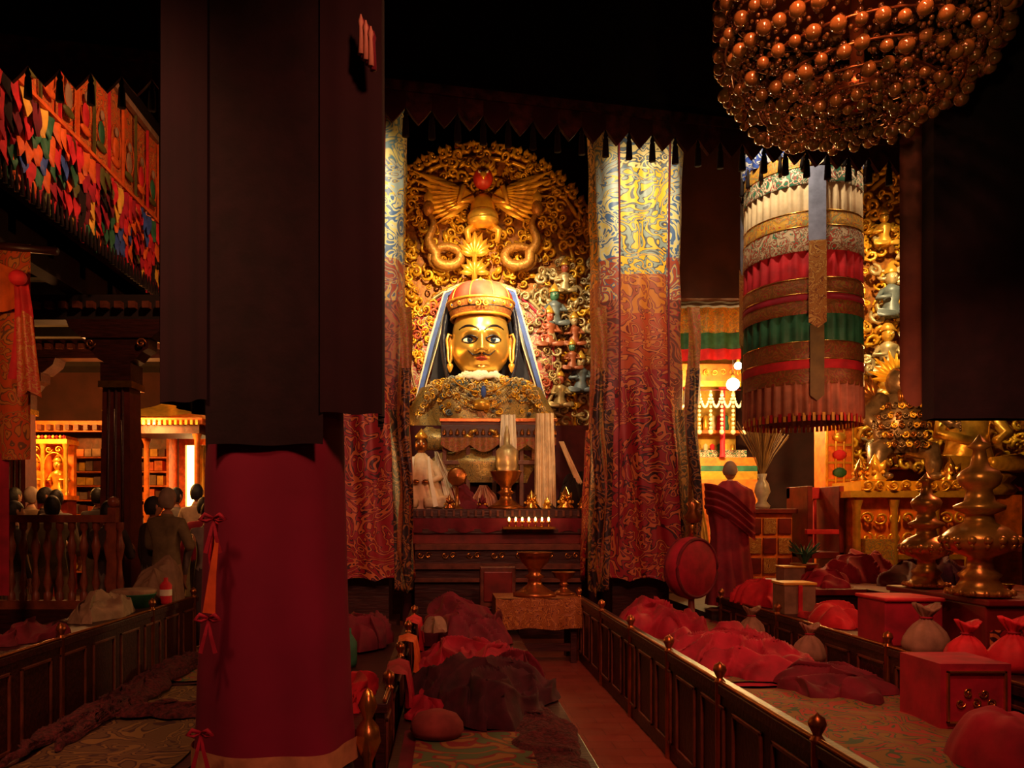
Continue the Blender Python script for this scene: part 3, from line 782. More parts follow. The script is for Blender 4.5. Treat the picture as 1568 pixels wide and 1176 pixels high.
rug('wool_rug',-.24,.5,2.9,4.3,.31,ruggreen,maroon,.01,1)
pile('fur_rug',.52,4.2,.3,.18,1.1,.05,furm,2,fl=.5)
pile('crumpled_monk_robe',.24,4.95,.31,.46,.62,.34,robeblack,5)
pile('crumpled_monk_robe',.2,6.1,.31,.45,.6,.26,crimson,7)
pile('crumpled_monk_robe',.18,7.4,.31,.42,.65,.6,maroon,9)
pile('crumpled_monk_robe',.5,5.7,.31,.2,.4,.25,maroon,10)
felt=M('dusty_red_felt',(.22,.04,.035),.9)
mb=MB(); mb.lathe([(0,0),(.13,.0),(.145,.03),(.14,.07),(.11,.11),(.04,.135),(0,.137)],(-.06,4.15,.33),felt,24,1,.9,.006,5); mb.done('felt_hat')
pile('yellow_cloth',-.12,6.8,.5,.11,.14,.12,beige,12)
pile('crumpled_monk_robe',-.14,4.65,.31,.12,.3,.12,crimson,14)
drape('draped_prayer_cloth',-.36,-.27,4.5,5.0,.57,.2,.34,crimson,1)
drape('draped_prayer_cloth',-.36,-.27,5.7,6.1,.57,.25,.34,orangec,2)
drape('draped_prayer_cloth',-.36,-.27,6.7,7.3,.57,.22,.34,redc,3)
mb=MB(); mb.lathe([(.05,0),(.05,.02),(.02,.05),(.02,.4),(.04,.45),(.06,.5),(.05,.56),(.02,.6),(.045,.66),(.02,.72),(0,.74)],(-.36,3.45,0),brass,18); mb.done('brass_stand_post')
mb=MB(); mb.box(-2.1,-1.15,2.2,8.4,0,.30,wood_dark); mb.box(-2.12,-1.13,2.18,8.4,.3,.34,wood_dark); mb.box(-1.13,-.44,4.0,8.3,0,.34,wood_dark); mb.done('monks_seat_platform',bevel=.008)
rug('wool_rug',-2.05,-1.18,2.6,5.2,.36,rugdk,maroondk,.02,2)
rug('wool_rug',-2.05,-1.18,5.3,8.0,.36,rugm,maroondk,.02,3)
pile('fur_rug',-1.98,5.0,.38,.14,1.4,.12,furm,15,fl=.6)
pile('fur_rug',-1.55,4.4,.38,.35,.14,.08,furm,25,fl=.6)
pile('crumpled_monk_robe',-1.4,7.3,.36,.32,.5,.5,crimson,16)
pile('crumpled_monk_robe',-.75,6.9,.36,.2,.4,.45,maroon,17)
pile('crumpled_monk_robe',-.58,5.0,.34,.10,.5,.2,redc,18)
mb=MB(); mb.lathe([(0,0),(.06,0),(.07,.03),(.07,.19),(.045,.23),(.025,.26),(.025,.3),(0,.3)],(-.78,6.0,.34),greenc,20); mb.done('green_thermos')
pile('beige_shawl',-2.9,6.4,.68,.19,.45,.26,beige,20)
pile('beige_shawl',-2.87,7.6,.68,.22,.28,.8,beige,21)
pile('beige_shawl',-2.85,5.2,.68,.16,.35,.14,maroon,22)
mb=MB(); mb.lathe([(0,0),(.13,0),(.19,.12),(.2,.13),(.18,.13),(0,.1)],(-2.88,7.05,.68),greenc,26)
mb.lathe([(.19,.13),(.2,.16),(.17,.17),(0,.17)],(-2.88,7.05,.68),beige,26); mb.done('green_bowl')
mb=MB(); mb.lathe([(0,0),(.05,0),(.055,.02),(.055,.18),(.04,.2),(.02,.22),(.02,.25),(0,.25)],(-2.7,7.35,.68),redc,18); mb.lathe([(.057,.08),(.057,.14)],(-2.7,7.35,.68),white,18); mb.done('thermos_flask')
mb=MB()
for i in range(7):
    x,yy,z=4.1+.2*i,6.8+.1*(i%3),.84
    mb.lathe([(0,0),(.03,0),(.03,.01),(.055,.05),(.06,.06),(.05,.055),(0,.03)],(x,yy,z),brass,16)
mb.done('offering_bowls')

# ------------------------------------------------------------------ balustrade, left pillar
def baluster(mb,x,y,z0,z1,mat,r=.035):
    H=z1-z0
    mb.lathe([(r,0),(r,H*.08),(r*.5,H*.12),(r*1.1,H*.22),(r*.6,H*.34),(r*.45,H*.5),(r*.9,H*.6),(r*1.2,H*.7),(r*.6,H*.8),(r*.5,H*.88),(r,H*.92),(r,H)],(x,y,z0),mat,12)
balm=M('balustrade_wood',(.22,.055,.025),.4,0,.4,8,.2)
mb=MB()
for i in range(10): baluster(mb,-4.15+i*.115,7.3,.72,1.46,balm)
mb.box(-4.3,-3.15,7.25,7.35,1.46,1.53,balm); mb.box(-4.3,-3.15,7.25,7.35,.64,.72,balm)
mb.box(-3.22,-3.14,7.26,7.34,0,1.6,balm); mb.sph((-3.18,7.3,1.65),.055,balm,12)
mb.box(-4.3,-3.2,7.2,7.4,0,.64,wood_dark)
for i in range(14): baluster(mb,-4.3,5.0+i*.16,.72,1.46,balm)
mb.box(-4.35,-4.25,4.9,7.3,1.46,1.53,balm); mb.box(-4.35,-4.25,4.9,7.3,0,.72,wood_dark)
mb.done('turned_balustrade')
def temple_pillar(name,x,y,z0,zc_,r,m1=wood_dark,w=.75):
    mb=MB()
    q=M('p_'+name,(.10,.016,.012),.5)
    mb.box(x-r*1.2,x+r*1.2,y-r*1.2,y+r*1.2,z0,z0+.25,stone)
    mb.add([(x-r,y-r,z0+.25),(x+r,y-r,z0+.25),(x+r,y+r,z0+.25),(x-r,y+r,z0+.25),(x-r*.8,y-r*.8,zc_-.25),(x+r*.8,y-r*.8,zc_-.25),(x+r*.8,y+r*.8,zc_-.25),(x-r*.8,y+r*.8,zc_-.25)],[(0,1,5,4),(1,2,6,5),(2,3,7,6),(3,0,4,7)],q,False)
    for k in (-.5,0,.5): mb.tube([(x+k*r,y-r*1.0,z0+.3),(x+k*r*.8,y-r*.82,zc_-.3)],.018,m1,6)
    mb.box(x-r,x+r,y-r,y+r,zc_-.3,zc_-.22,brass); mb.box(x-r*.9,x+r*.9,y-r*.9,y+r*.9,zc_-.22,zc_,m1)
    h=w/2
    mb.poly([(x-h*.35,zc_),(x-h*.6,zc_+.05),(x-h*.8,zc_+.14),(x-h,zc_+.18),(x-h,zc_+.3),(x+h,zc_+.3),(x+h,zc_+.18),(x+h*.8,zc_+.14),(x+h*.6,zc_+.05),(x+h*.35,zc_)],y-.14,y+.14,wood_dark)
    mb.poly([(x-h*1.1,zc_+.3),(x-h*1.5,zc_+.42),(x-h*1.6,zc_+.52),(x+h*1.6,zc_+.52),(x+h*1.5,zc_+.42),(x+h*1.1,zc_+.3)],y-.16,y+.16,wood_dark)
    for s_ in (-1,1): curl(mb,x+s_*h*.8,y-.16,zc_+.23,.06,0,s_,bronze,.02)
    return mb.done(name)
temple_pillar('timber_pillar',-3.95,9.3,.12,3.35,.2)
temple_pillar('timber_pillar',-6.4,11.5,.12,3.35,.18)
mb=MB()
mb.box(-9,-3.2,9.17,9.43,3.87,4.17,ceilm)
for i in range(34): mb.box(-8.9+i*.165,-8.82+i*.165,9.08,9.17,3.99,4.07,wood_brown)
mb.box(-9,-3.2,11.37,11.63,3.87,4.15,wood_dark)
for i in range(34): mb.box(-8.9+i*.165,-8.82+i*.165,11.28,11.37,3.99,4.07,wood_brown)
mb.box(-9,-2.4,14.2,14.35,3.1,3.3,wood_orange)
for i in range(38): mb.box(-8.9+i*.17,-8.82+i*.17,14.08,14.2,3.12,3.22,wood_brown)
mb.done('aisle_beam')

# ------------------------------------------------------------------ left banner frieze
mb=MB()
bx=-4.0
def bp(y,z,off=0): return (bx+off+.03*math.sin(y*3+z),y,z)
mb.grid(lambda u,v:bp(6.2+5.3*u,5.2+1.5*v),60,10,pictm)
olive=M('olive_silk',(.09,.09,.02),.6)
cols=[redc,greenc,orangec,crimson,olive,redc,blackc,maroon,yellowc,crimson,redc,greenc,orangec,bluec]
random.seed(21)
npn=38
for row in range(5):
    for i in range(npn):
        w_=5.4/npn; y0=6.1+w_*(i+.5*(row%2))
        ztop=5.38-.155*row+R(-.02,.02); h=R(.24,.34); m_=cols[(i+row*2+int(R(0,2.6)))%len(cols)]
        sl=R(-.05,.05)
        def fn(u,v):
            wd=w_*1.15*(1 if v<.6 else max(.03,1-(v-.6)/.4))
            return (bx+.05+.024*(5-row)+.02*math.sin(u*6+i+v*3)+.02*v,y0+(u-.5)*wd+sl*v,ztop-h*v)
        mb.grid(fn,4,8,m_)
for i in range(60):
    y0=6.1+5.4*i/60
    mb.lathe([(.006,.1),(.014,.04),(.022,-.1),(0,-.1)],(bx+.12,y0,4.54),blackc,6)
mb.box(bx+.0,bx+.07,6.1,11.55,4.56,4.64,maroondk)
mb.box(bx+.0,bx+.2,6.1,11.55,5.38,5.42,orangec); mb.box(bx+.0,bx+.12,6.1,11.55,5.46,5.50,redc); mb.box(bx,bx+.06,6.1,11.55,6.62,6.70,beige)
for i in range(14):
    y0=6.3+i*.38
    mb.box(bx+.03,bx+.06,y0,y0+.02,5.5,6.6,[olive,redc,orangec][i%3])
    mb.sph((bx+.04,y0+.2,5.9),(.02,.08,.14),[beige,redc,greenc,orangec][i%4],10); mb.sph((bx+.05,y0+.2,6.1),(.02,.045,.06),beige,8); mb.sph((bx+.04,y0+.2,5.74),(.02,.13,.05),[olive,orangec][i%2],10)
    mb.tube([(bx+.045,y0+.2+.13*math.cos(2*pi*k/14),5.98+.22*math.sin(2*pi*k/14)) for k in range(15)],.005,orangec,4)
mb.done('pennant_frieze_banner')
mb=MB()
mb.grid(lambda u,v:(-3.62+.42*u,6.0-.12*u+.015*math.sin(u*9),1.95+1.65*v),16,24,pictm)
mb.grid(lambda u,v:(-3.75+.55*u*(1)+.0,5.85-.04*math.sin(u*8),3.6-.55*v*(1-u*.55)-.25*u),20,10,orangec)
mb.grid(lambda u,v:(-3.22+.10*(u-.5)*(1+1.0*v)+.03*math.sin(v*3),5.78+.02*math.sin(u*9),3.3-.75*v),8,24,redc)
mb.grid(lambda u,v:(-3.17+.12*(u-.5)*(1+.5*v)+.04*v,5.74+.02*math.sin(u*9),3.05-.6*v-.1*abs(u-.5)),8,24,BRO('swag_orange',(.5,.08,.02),(.5,.2,.05),(.4,.02,.02),9))
mb.sph((-3.22,5.75,3.3),(.07,.05,.06),redc,10)
mb.grid(lambda u,v:(-3.5+.1*u,5.95,.9+1.1*v),4,8,crimson)
mb.tube([(-3.75,5.9,3.62),(-3.0,5.9,3.55)],.03,wood_dark,8)
mb.done('thangka_banner')

# ------------------------------------------------------------------ left back shrine, books, pavilion, window
mb=MB()
random.seed(31)
for (x0,x1) in ((-6.15,-5.3),(-8.9,-8.1),(-7.2,-6.3)):
    mb.box(x0,x1,14.9,15.15,.12,3.05,wood_brown)
    for r_ in range(9):
        z=.5+r_*.27
        mb.box(x0-.02,x1+.02,14.5,14.9,z-.03,z,wood_orange)
        x=x0+.04
        while x<x1-.14:
            w_=R(.1,.16); mb.box(x,x+w_,14.55,14.9,z+.01,z+R(.13,.2),random.choice([beige,orangec,wood_orange,yellowc,wood_brown,beige])); x+=w_+.02
    for x in (x0-.04,x1): mb.box(x,x+.05,14.45,14.9,.12,3.05,wood_orange)
mb.done('scripture_bookshelf')
def shrine(name,x0,x1,y,z0,z1,n=3):
    mb=MB()
    mb.box(x0,x1,y+.35,y+.45,z0,z1,wood_orange); mb.box(x0-.05,x1+.05,y,y+.45,z0-.08,z0,wood_orange); mb.box(x0-.05,x1+.05,y,y+.45,z1,z1+.08,gold)
    mb.box(x0,x1,y+.1,y+.45,.12,z0-.08,wood_red)
    for i in range(n+1):
        x=x0+(x1-x0)*i/n; mb.lathe([(.05,0),(.04,.05),(.035,z1-z0-.1),(.06,z1-z0)],(x,y+.06,z0),gold,10)
    for i in range(n):
        xa=x0+(x1-x0)*(i+.5)/n; w_=(x1-x0)/n*.42
        for s_ in (-1,1):
            curl(mb,xa+s_*w_*.5,y+.05,z1-.1,w_*.35,0,s_,gold,.02)
        figurine(mb,xa,y+.2,z0+.02,(z1-z0)*.72,gold,gold)
        mb.tube([(xa-w_,y+.05,z1-.35)]+[(xa+w_*math.cos(pi-pi*k/8),y+.05,z1-.35+.2*math.sin(pi*k/8)) for k in range(9)],.015,gold,5)
    for i in range(20): mb.sph((x0+(x1-x0)*i/19,y-.0,z1+.12),.03,redc if i%2 else yellowc,6)
    return mb.done(name)
shrine('gilded_shrine_cabinet',-7.9,-6.7,13.4,1.9,2.8,3)
mb=MB()
px,py,pz=-4.65,12.9,3.12
def roof(u,v):
    a=2*pi*u; c,s_=math.cos(a),math.sin(a); k=1/max(abs(c),abs(s_))
    r=.8*(1-v)**1.6+.06; z=pz+.36*v+.12*((1-v)**3)*(k-1)*2
    return (px+r*k*c,py+r*k*s_*.8,z)
mb.grid(roof,64,12,gold,True,False)
mb.lathe([(.08,0),(.05,.06),(.09,.12),(.03,.2),(0,.26)],(px,py,pz+.36),gold,12)
mb.box(px-.68,px+.68,py-.5,py+.5,pz-.1,pz,wood_orange)
for i in range(16): mb.box(px-.68+i*.085,px-.64+i*.085,py-.58,py-.5,pz-.12,pz-.04,gold)
mb.box(px-.6,px+.6,py-.4,py+.45,pz-.24,pz-.1,wood_brown)
for x in (-.56,.56):
    for yy in (-.38,.38): mb.lathe([(.07,0),(.05,.1),(.045,2.65),(.08,2.75)],(px+x,py+yy,.12),wood_orange,12)
mb.done('shrine_pavilion')
mb=MB(); mb.box(-5.12,-4.55,15.0,15.03,1.5,2.95,EM('bright_window_pane',(1,.62,.2),7))
for (a,b,c,d) in ((-5.22,-5.10,1.4,3.05),(-4.57,-4.45,1.4,3.05),(-5.10,-4.57,2.92,3.05),(-5.10,-4.57,1.4,1.5),(-4.86,-4.83,1.5,2.95)): mb.box(a,b,14.9,15.02,c,d,wood_orange)
mb.done('window_1')
mb=MB(); mb.box(-9,-2.3,15.2,15.4,0,4.6,wallm); mb.done('wall_aisle_left')
khata('white_curtain',-4.72,14.7,2.9,1.4,.22,yellowc,0,.1,.03,3,.9)

# ------------------------------------------------------------------ chandelier
mb=MB(); random.seed(9)
amber=M('amber_glass_bead',(.26,.12,.024),.12,.35,.4,5,0,coat=1)
amber2=M('amber_small_bead',(.16,.065,.013),.2,.3,.4,5,0,coat=1)
ccx,ccy=1.89,3.55
dzc=.055
tiers=[(.16,3.285,.022),(.26,3.295,.027),(.36,3.325,.028),(.45,3.375,.029),(.52,3.45,.030),(.57,3.55,.030),(.60,3.66,.030),(.615,3.78,.030),(.60,3.91,.030)]
for (r_,z_,br_) in tiers:
    z_+=dzc
    n=int(2*pi*r_/(br_*2.7)); ph=R(0,1)
    for i in range(n):
        a=2*pi*i/n+ph; mb.sph((ccx+r_*math.cos(a)+R(-.01,.01),ccy+r_*math.sin(a),z_+R(-.022,.022)),br_*R(.8,1.15),amber,12)
    n2=int(n*1.6)
    for i in range(n2):
        a=2*pi*i/n2
        mb.sph((ccx+(r_-.05)*math.cos(a),ccy+(r_-.05)*math.sin(a),z_+.05+R(-.01,.01)),.013,amber2,6)
        mb.sph((ccx+(r_-.02)*math.cos(a+.03),ccy+(r_-.02)*math.sin(a+.03),z_+.085+R(-.01,.01)),.010,amber2,6)
        mb.sph((ccx+(r_-.07)*math.cos(a+.05),ccy+(r_-.07)*math.sin(a+.05),z_+.02),.010,amber,6)
    mb.tube([(ccx+(r_-.03)*math.cos(2*pi*i/36),ccy+(r_-.03)*math.sin(2*pi*i/36),z_+.04) for i in range(37)],.006,bronze,5)
for k in range(28):
    a=2*pi*k/28
    for j in range(14):
        t=j/13; r_=.1+.45*t; mb.sph((ccx+r_*math.cos(a),ccy+r_*math.sin(a),3.36+dzc+.55*t**1.4),.014,amber2,6)
mb.lathe([(0,0),(.08,.03),(.12,.1),(.08,.16),(.03,.2),(.03,1.40)],(ccx,ccy,3.32+dzc),bronze,16)
mb.lathe([(.58,0),(.6,.03),(.5,.07),(.1,.1)],(ccx,ccy,3.97+dzc),bronze,40)
mb.done('bead_chandelier')

# ------------------------------------------------------------------ cylindrical victory banner
mb=MB()
vx,vy=3.27,7.1; s7=.00592
def zz(p): return 1.5+(810-p)*s7
rose=M('faded_rose_silk',(.42,.13,.07),.6)
tl=[(232,276,.50,.03,24,bro_blue),(272,300,.495,.0,0,bro_yel),(296,322,.5,.0,0,bro_green),(316,364,.485,.028,40,cream),(362,388,.50,.0,0,bro_yel),(384,420,.505,.0,0,bro_whitered),(416,462,.488,.028,30,redc),(460,484,.505,0,0,bro_brown),(482,492,.508,0,0,crimson),(490,512,.505,0,0,bro_brown),(508,553,.49,.028,30,greenc),(552,580,.505,0,0,bro_brown),(578,592,.508,.0,0,redc),(590,614,.505,.0,0,bro_brown),(610,660,.495,.035,36,rose)]
for (a,b,r_,pl,np_,m_) in tl:
    z1,z0=zz(a),zz(b)
    mb.lathe([(r_,z1),(r_,z1-(z1-z0)*.15),(r_*1.005,(z0+z1)/2),(r_*1.01,z0+.01),(r_*1.0,z0)],(vx,vy,0),m_,180,1,1,pl,np_)
    mb.tube([(vx+(r_*1.0)*math.cos(2*pi*i/48),vy+(r_*1.0)*math.sin(2*pi*i/48),z1) for i in range(49)],.006,brass if pl==0 else maroon,5)
for i in range(80):
    a=2*pi*i/80; mb.box(-.012,.012,-.004,.004,zz(668),zz(656),yellowc if i%2 else redc,Matrix.Translation((vx+.5*math.cos(a),vy+.5*math.sin(a),0))@Matrix.Rotation(a+pi/2,4,'Z'))
for i in range(18):
    a=2*pi*i/18+.1; mb.lathe([(.006,.05),(.014,.02),(.01,.0),(.022,-.12),(0,-.12)],(vx+.52*math.cos(a),vy+.52*math.sin(a),zz(278)),blackc,8)
psash=M('pale_blue_sash',(.22,.24,.38),.6); osash=M('olive_brown_sash',(.16,.09,.02),.6)
for a0 in (-pi/2-.2,-pi/2+1.9,-pi/2-2.2):
    for (pa,pb,w_,off,m_) in ((238,300,.11,.03,white),(300,415,.11,.035,psash),(408,535,.11,.045,bro_gold),(530,640,.09,.03,osash)):
        za,zb2=zz(pa),zz(pb)
        def fn(u,v):
            a=a0+(u-.5)*w_*2.4; z=za+(zb2-za)*v
            if v>.85: z+= .05*abs(u-.5)*2*(v-.85)/.15
            return (vx+(.5+off)*math.cos(a),vy+(.5+off)*math.sin(a),z)
        mb.grid(fn,8,16,m_)
mb.tube([(vx,vy,zz(235)),(vx,vy,7.6)],.015,wood_dark,6)
mb.lathe([(0,.04),(.49,0)],(vx,vy,zz(235)),bluec,40)
mb.done('victory_banner')

# ------------------------------------------------------------------ dark hanging banners at right
mb=MB()
mb.grid(lambda u,v:(2.44+.14*u+.03*(1-v)*u,4.15+.015*math.sin(u*8),2.22+2.5*v-.12*math.sin(pi*u)*(1-v)),10,20,M('brown_hanging_silk',(.13,.045,.018),.8))
mb.grid(lambda u,v:(2.53+.9*u,4.0+.01*math.sin(u*14),2.02+2.73*v),30,20,blackc)
mb.grid(lambda u,v:(3.43,4.0+.1*u,2.02+2.73*v),6,6,blackc); mb.grid(lambda u,v:(2.53,4.0+.1*u,2.02+2.73*v),6,6,blackc)
mb.grid(lambda u,v:(2.53+.9*u,4.1,2.02+2.73*v),6,6,blackc)
mb.done('dark_hanging_banner')

# ------------------------------------------------------------------ right torana, figures, altar
mb=torana('t',7.1,4.9,1.75,2.2,11.0,8,False,480,.08)
for (x,z,s,b_,f_) in ((6.2,4.3,.7,bfp,silver),(6.5,4.0,.7,silver,pf),(6.15,3.5,.7,silver,gold),(6.5,3.2,.6,rfp,silver),(6.1,2.9,.6,gold,gold),(6.45,4.9,.6,silver,silver),(6.1,5.3,.5,gold,gold)):
    figurine(mb,x,10.75,z,s,b_,f_)
for i in range(60):
    curl(mb,R(5.85,6.6),10.9,R(2.3,5.6),R(.08,.13),R(0,6),random.choice((-1,1)),silver if i%3 else gold,.15,n=12,fat=1.4)
mb.box(5.85,8.8,11.15,11.3,.42,2.3,wood_red)
mb.done('carved_torana')
# seated gilded deity beyond the hanging banner
mb=MB()
dx_,dy_,dz_=6.9,10.2,2.1
mb.lathe([(.55,0),(.6,.08),(.5,.16),(.58,.24),(.45,.3),(0,.3)],(dx_,dy_,dz_-.3),gold,40,1,.7,.04,16)
mb.grid(lambda u,v:(dx_+(.42-.18*math.sin(pi*v*.9))*math.cos(2*pi*u)*(1-.55*max(0,v-.8)*5*.8),dy_+.24*math.sin(2*pi*u),dz_+.95*v),40,16,gold,True)
mb.sph((dx_,dy_-.03,dz_+1.12),(.17,.17,.2),face_gold,18); mb.lathe([(.18,0),(.22,.05),(.12,.2),(.04,.3),(0,.36)],(dx_,dy_,dz_+1.24),gold,20,1,1,.06,8)
for s_ in (-1,1):
    mb.tube([(dx_+s_*.3,dy_,dz_+.8),(dx_+s_*.45,dy_-.1,dz_+.5),(dx_+s_*.15,dy_-.32,dz_+.4)],[.1,.08,.05],gold,10)
    mb.tube([(dx_+s_*.15,dy_-.05,dz_+.1),(dx_+s_*.55,dy_-.15,dz_+.12),(dx_+s_*.05,dy_-.38,dz_+.1)],[.15,.13,.08],gold,12)
    mb.sph((dx_+s_*.06,dy_-.18,dz_+1.15),.022,eyew,6)
mb.box(6.45,7.4,9.9,10.6,.42,1.8,wood_orange)
mb.done('gilded_deity_statue')
mb=MB()
darkb=M('dark_silvered_bronze',(.20,.13,.08),.35,.6,.4,12,.3)
bx0,by0,bz0=5.75,9.8,2.02
mb.grid(lambda u,v:(bx0+(.24+.09*math.sin(pi*v)-.06*v)*math.cos(2*pi*u),by0+(.2+.06*math.sin(pi*v))*math.sin(2*pi*u),bz0+.3+.75*v),36,18,darkb,True)
for k in range(5):
    z_=bz0+.4+.12*k
    for j in range(12):
        a=pi+pi*(j+.5*(k%2))/11; curl(mb,bx0+.3*math.cos(a),by0-.05+.24*math.sin(a),z_,.05,R(0,6),1,[bronze,darkb,gold][(j+k)%3],.03,n=9,fat=1.3)
mb.sph((bx0-.05,by0-.1,bz0+1.2),(.16,.17,.19),darkb,18); mb.sph((bx0-.06,by0-.27,bz0+1.17),(.04,.05,.04),darkb,10)
mb.tube([(bx0-.12,by0-.26,bz0+1.1),(bx0-.05,by0-.29,bz0+1.09),(bx0+.02,by0-.26,bz0+1.1)],.02,lipm,6)
for j in range(7): leaf(mb,(bx0-.14+.03*j,bz0+1.08),-pi/2,.16,.03,bronze,by0-.24)
for s_ in (-1,1):
    mb.sph((bx0-.05+s_*.07,by0-.25,bz0+1.25),.028,eyew,8); mb.sph((bx0-.05+s_*.07,by0-.275,bz0+1.25),.012,blackgl,6)
    mb.tube([(bx0-.05+s_*.03,by0-.26,bz0+1.3),(bx0-.05+s_*.12,by0-.22,bz0+1.34)],.015,bronze,6)
    mb.tube([(bx0+s_*.22,by0,bz0+.98),(bx0+s_*.34,by0-.05,bz0+.9),(bx0+s_*.5,by0-.15,bz0+.75),(bx0+s_*.48,by0-.32,bz0+.62)],[.12,.11,.08,.05],darkb,12)
    mb.tube([(bx0+s_*.12,by0,bz0+.4),(bx0+s_*.34,by0-.12,bz0+.32),(bx0+s_*.36,by0-.14,bz0+.15),(bx0+s_*.32,by0-.2,bz0+.02)],[.15,.13,.1,.065],darkb,12)
    mb.sph((bx0+s_*.32,by0-.27,bz0+.0),(.07,.14,.05),darkb,10)
    for k in range(4):
        h0=(bx0+s_*.48,by0-.32,bz0+.62); mb.tube([h0,(h0[0]+s_*.05,h0[1]-.06,h0[2]+.05-.03*k),(h0[0]+s_*.03,h0[1]-.1,h0[2]+.02-.03*k)],.014,darkb,5)
    for k in range(6): leaf(mb,(bx0+s_*.3,bz0+1.0),pi/2-s_*(.2+.35*k),.3,.05,bronze,by0+.02)
for i in range(13):
    a=pi*i/12; leaf(mb,(bx0-.05,bz0+1.25),a,.32+.05*(i%2),.045,goldrelief,by0-.02)
mb.done('wrathful_deity_figure')
mb=MB()
mb.box(4.95,6.3,9.35,10.25,.42,1.75,wood_orange); mb.box(4.85,6.4,9.25,10.3,1.75,1.83,gold)
mb.box(4.9,6.35,9.3,9.4,1.0,1.06,gold)
mb.box(5.0,6.3,9.3,10.0,1.83,1.95,goldrelief)
random.seed(3)
for i in range(8):
    for z in (1.25,1.5):
        curl(mb,5.08+i*.16,9.33,z,.08,R(0,6),1 if i%2 else -1,gold,.04)
for i in range(9): curl(mb,5.05+i*.155,9.28,1.9,.07,R(0,6),-1 if i%2 else 1,gold,.05)
for x in (4.95,5.4,5.9,6.3): mb.lathe([(.06,0),(.045,.06),(.045,1.2),(.07,1.3)],(x,9.3,.42),gold,10)
mb.box(5.0,5.35,9.2,9.3,.85,1.25,bro_yel)
mb.done('gilded_altar_cabinet')
for i,(x,yy) in enumerate(((5.1,9.5),(5.25,9.45),(6.15,9.4))): torma('torma_offering',x,yy,1.95,.3+.05*(i%2),[brass,gold][i%2])

def biglamp(name,x,y,z,s,mt=brass):
    mb=MB()
    pr=[(0,0),(.5,0),(.5,.08),(.38,.14),(.3,.3),(.36,.38),(.22,.5),(.2,.7),(.55,.85),(.62,1.0),(.6,1.1),(.45,1.25),(.25,1.35),(.22,1.5),(.4,1.58),(.42,1.66),(.25,1.74),(.2,1.95),(.32,2.05),(.36,2.2),(.3,2.3),(.15,2.4),(.1,2.7),(.2,2.76),(.1,2.85),(0,3.0)]
    mb.lathe([(a*s,b*s) for a,b in pr],(x,y,z),mt,40)
    for i in range(16):
        a=2*pi*i/16; mb.sph((x+.6*s*math.cos(a),y+.6*s*math.sin(a),z+1.03*s),.08*s,mt,8)
        mb.sph((x+.52*s*math.cos(a),y+.52*s*math.sin(a),z+.06*s),.06*s,mt,6)
        mb.tube([(x+.55*s*math.cos(a),y+.55*s*math.sin(a),z+.86*s),(x+.63*s*math.cos(a),y+.63*s*math.sin(a),z+.95*s)],.03*s,mt,5)
    return mb.done(name)
goldlamp=M('old_gilt_lamp',(.55,.25,.06),.32,.6,.35,10,.2)
biglamp('giant_butter_lamp',3.46,5.0,1.0,.35,goldlamp)
biglamp('giant_butter_lamp',3.5,5.62,1.0,.28,goldlamp)
mb=MB(); mb.box(3.36,3.8,4.8,5.85,0,.95,wood_red); mb.box(3.35,3.85,4.77,5.88,.95,.99,wood_red); mb.box(3.38,3.78,4.78,4.8,.2,.8,bro_red); mb.done('lamp_pedestal',bevel=.01)

# ------------------------------------------------------------------ right seat rows and things on them
mb=platform('b',1.46,2.88,2.4,8.3,.4,wood_dark); mb.done('monks_seat_platform',bevel=.008)
rug('wool_rug',1.55,2.8,2.5,4.9,.42,rugm,maroon,.015,4)
rug('wool_rug',1.55,2.8,4.95,8.0,.42,rugm,crimson,.015,5)
pile('crumpled_monk_robe',2.1,5.75,.43,.48,.75,.28,crimson,23,180,64)
pile('crumpled_monk_robe',2.42,4.85,.43,.32,.38,.16,maroon,24)
pile('crumpled_monk_robe',1.95,7.2,.43,.38,.6,.4,crimson,25)
pile('crumpled_monk_robe',3.12,7.7,.64,.18,.4,.26,redc,26)
pile('crumpled_monk_robe',4.2,8.0,.84,.5,.25,.4,crimson,27)
mb=MB(); mb.box(3.95,5.6,6.6,8.4,0,.78,wood_dark); mb.box(3.9,5.65,6.55,8.42,.78,.84,wood_red)
mb.box(3.45,3.9,7.2,8.42,0,.78,wood_dark); mb.box(3.42,3.9,7.15,8.42,.78,.84,wood_red)
for i in range(5): mb.box(4.0+i*.3,4.25+i*.3,6.56,6.6,.2,.7,bro_red)
mb.done('long_offering_desk',bevel=.006)
pile('crumpled_monk_robe',3.68,7.5,.84,.2,.3,.2,crimson,28)
pile('crumpled_monk_robe',4.7,7.5,.84,.45,.35,.34,maroon,29)
pile('crumpled_monk_robe',3.13,6.25,.64,.17,.36,.2,redc,33)
mb=MB(); mb.box(3.0,3.28,6.85,7.1,.64,.9,beige); mb.box(2.99,3.29,6.84,7.11,.9,.925,yellowc); mb.box(3.12,3.16,6.835,6.85,.64,.9,redc); mb.done('wrapped_scripture_box',bevel=.006)
mb=MB(); mb.box(2.93,3.32,5.15,5.5,.64,.94,crimson); mb.box(2.92,3.33,5.13,5.52,.94,.965,redc); mb.done('red_lacquer_box',bevel=.01)
mb=MB(); mb.box(3.5,3.72,8.0,8.2,.84,.98,beige); mb.box(3.49,3.73,7.99,8.21,.98,1.0,yellowc); mb.done('wrapped_scripture_box',bevel=.006)
pouchm=M('grey_brown_pouch',(.27,.16,.10),.85)
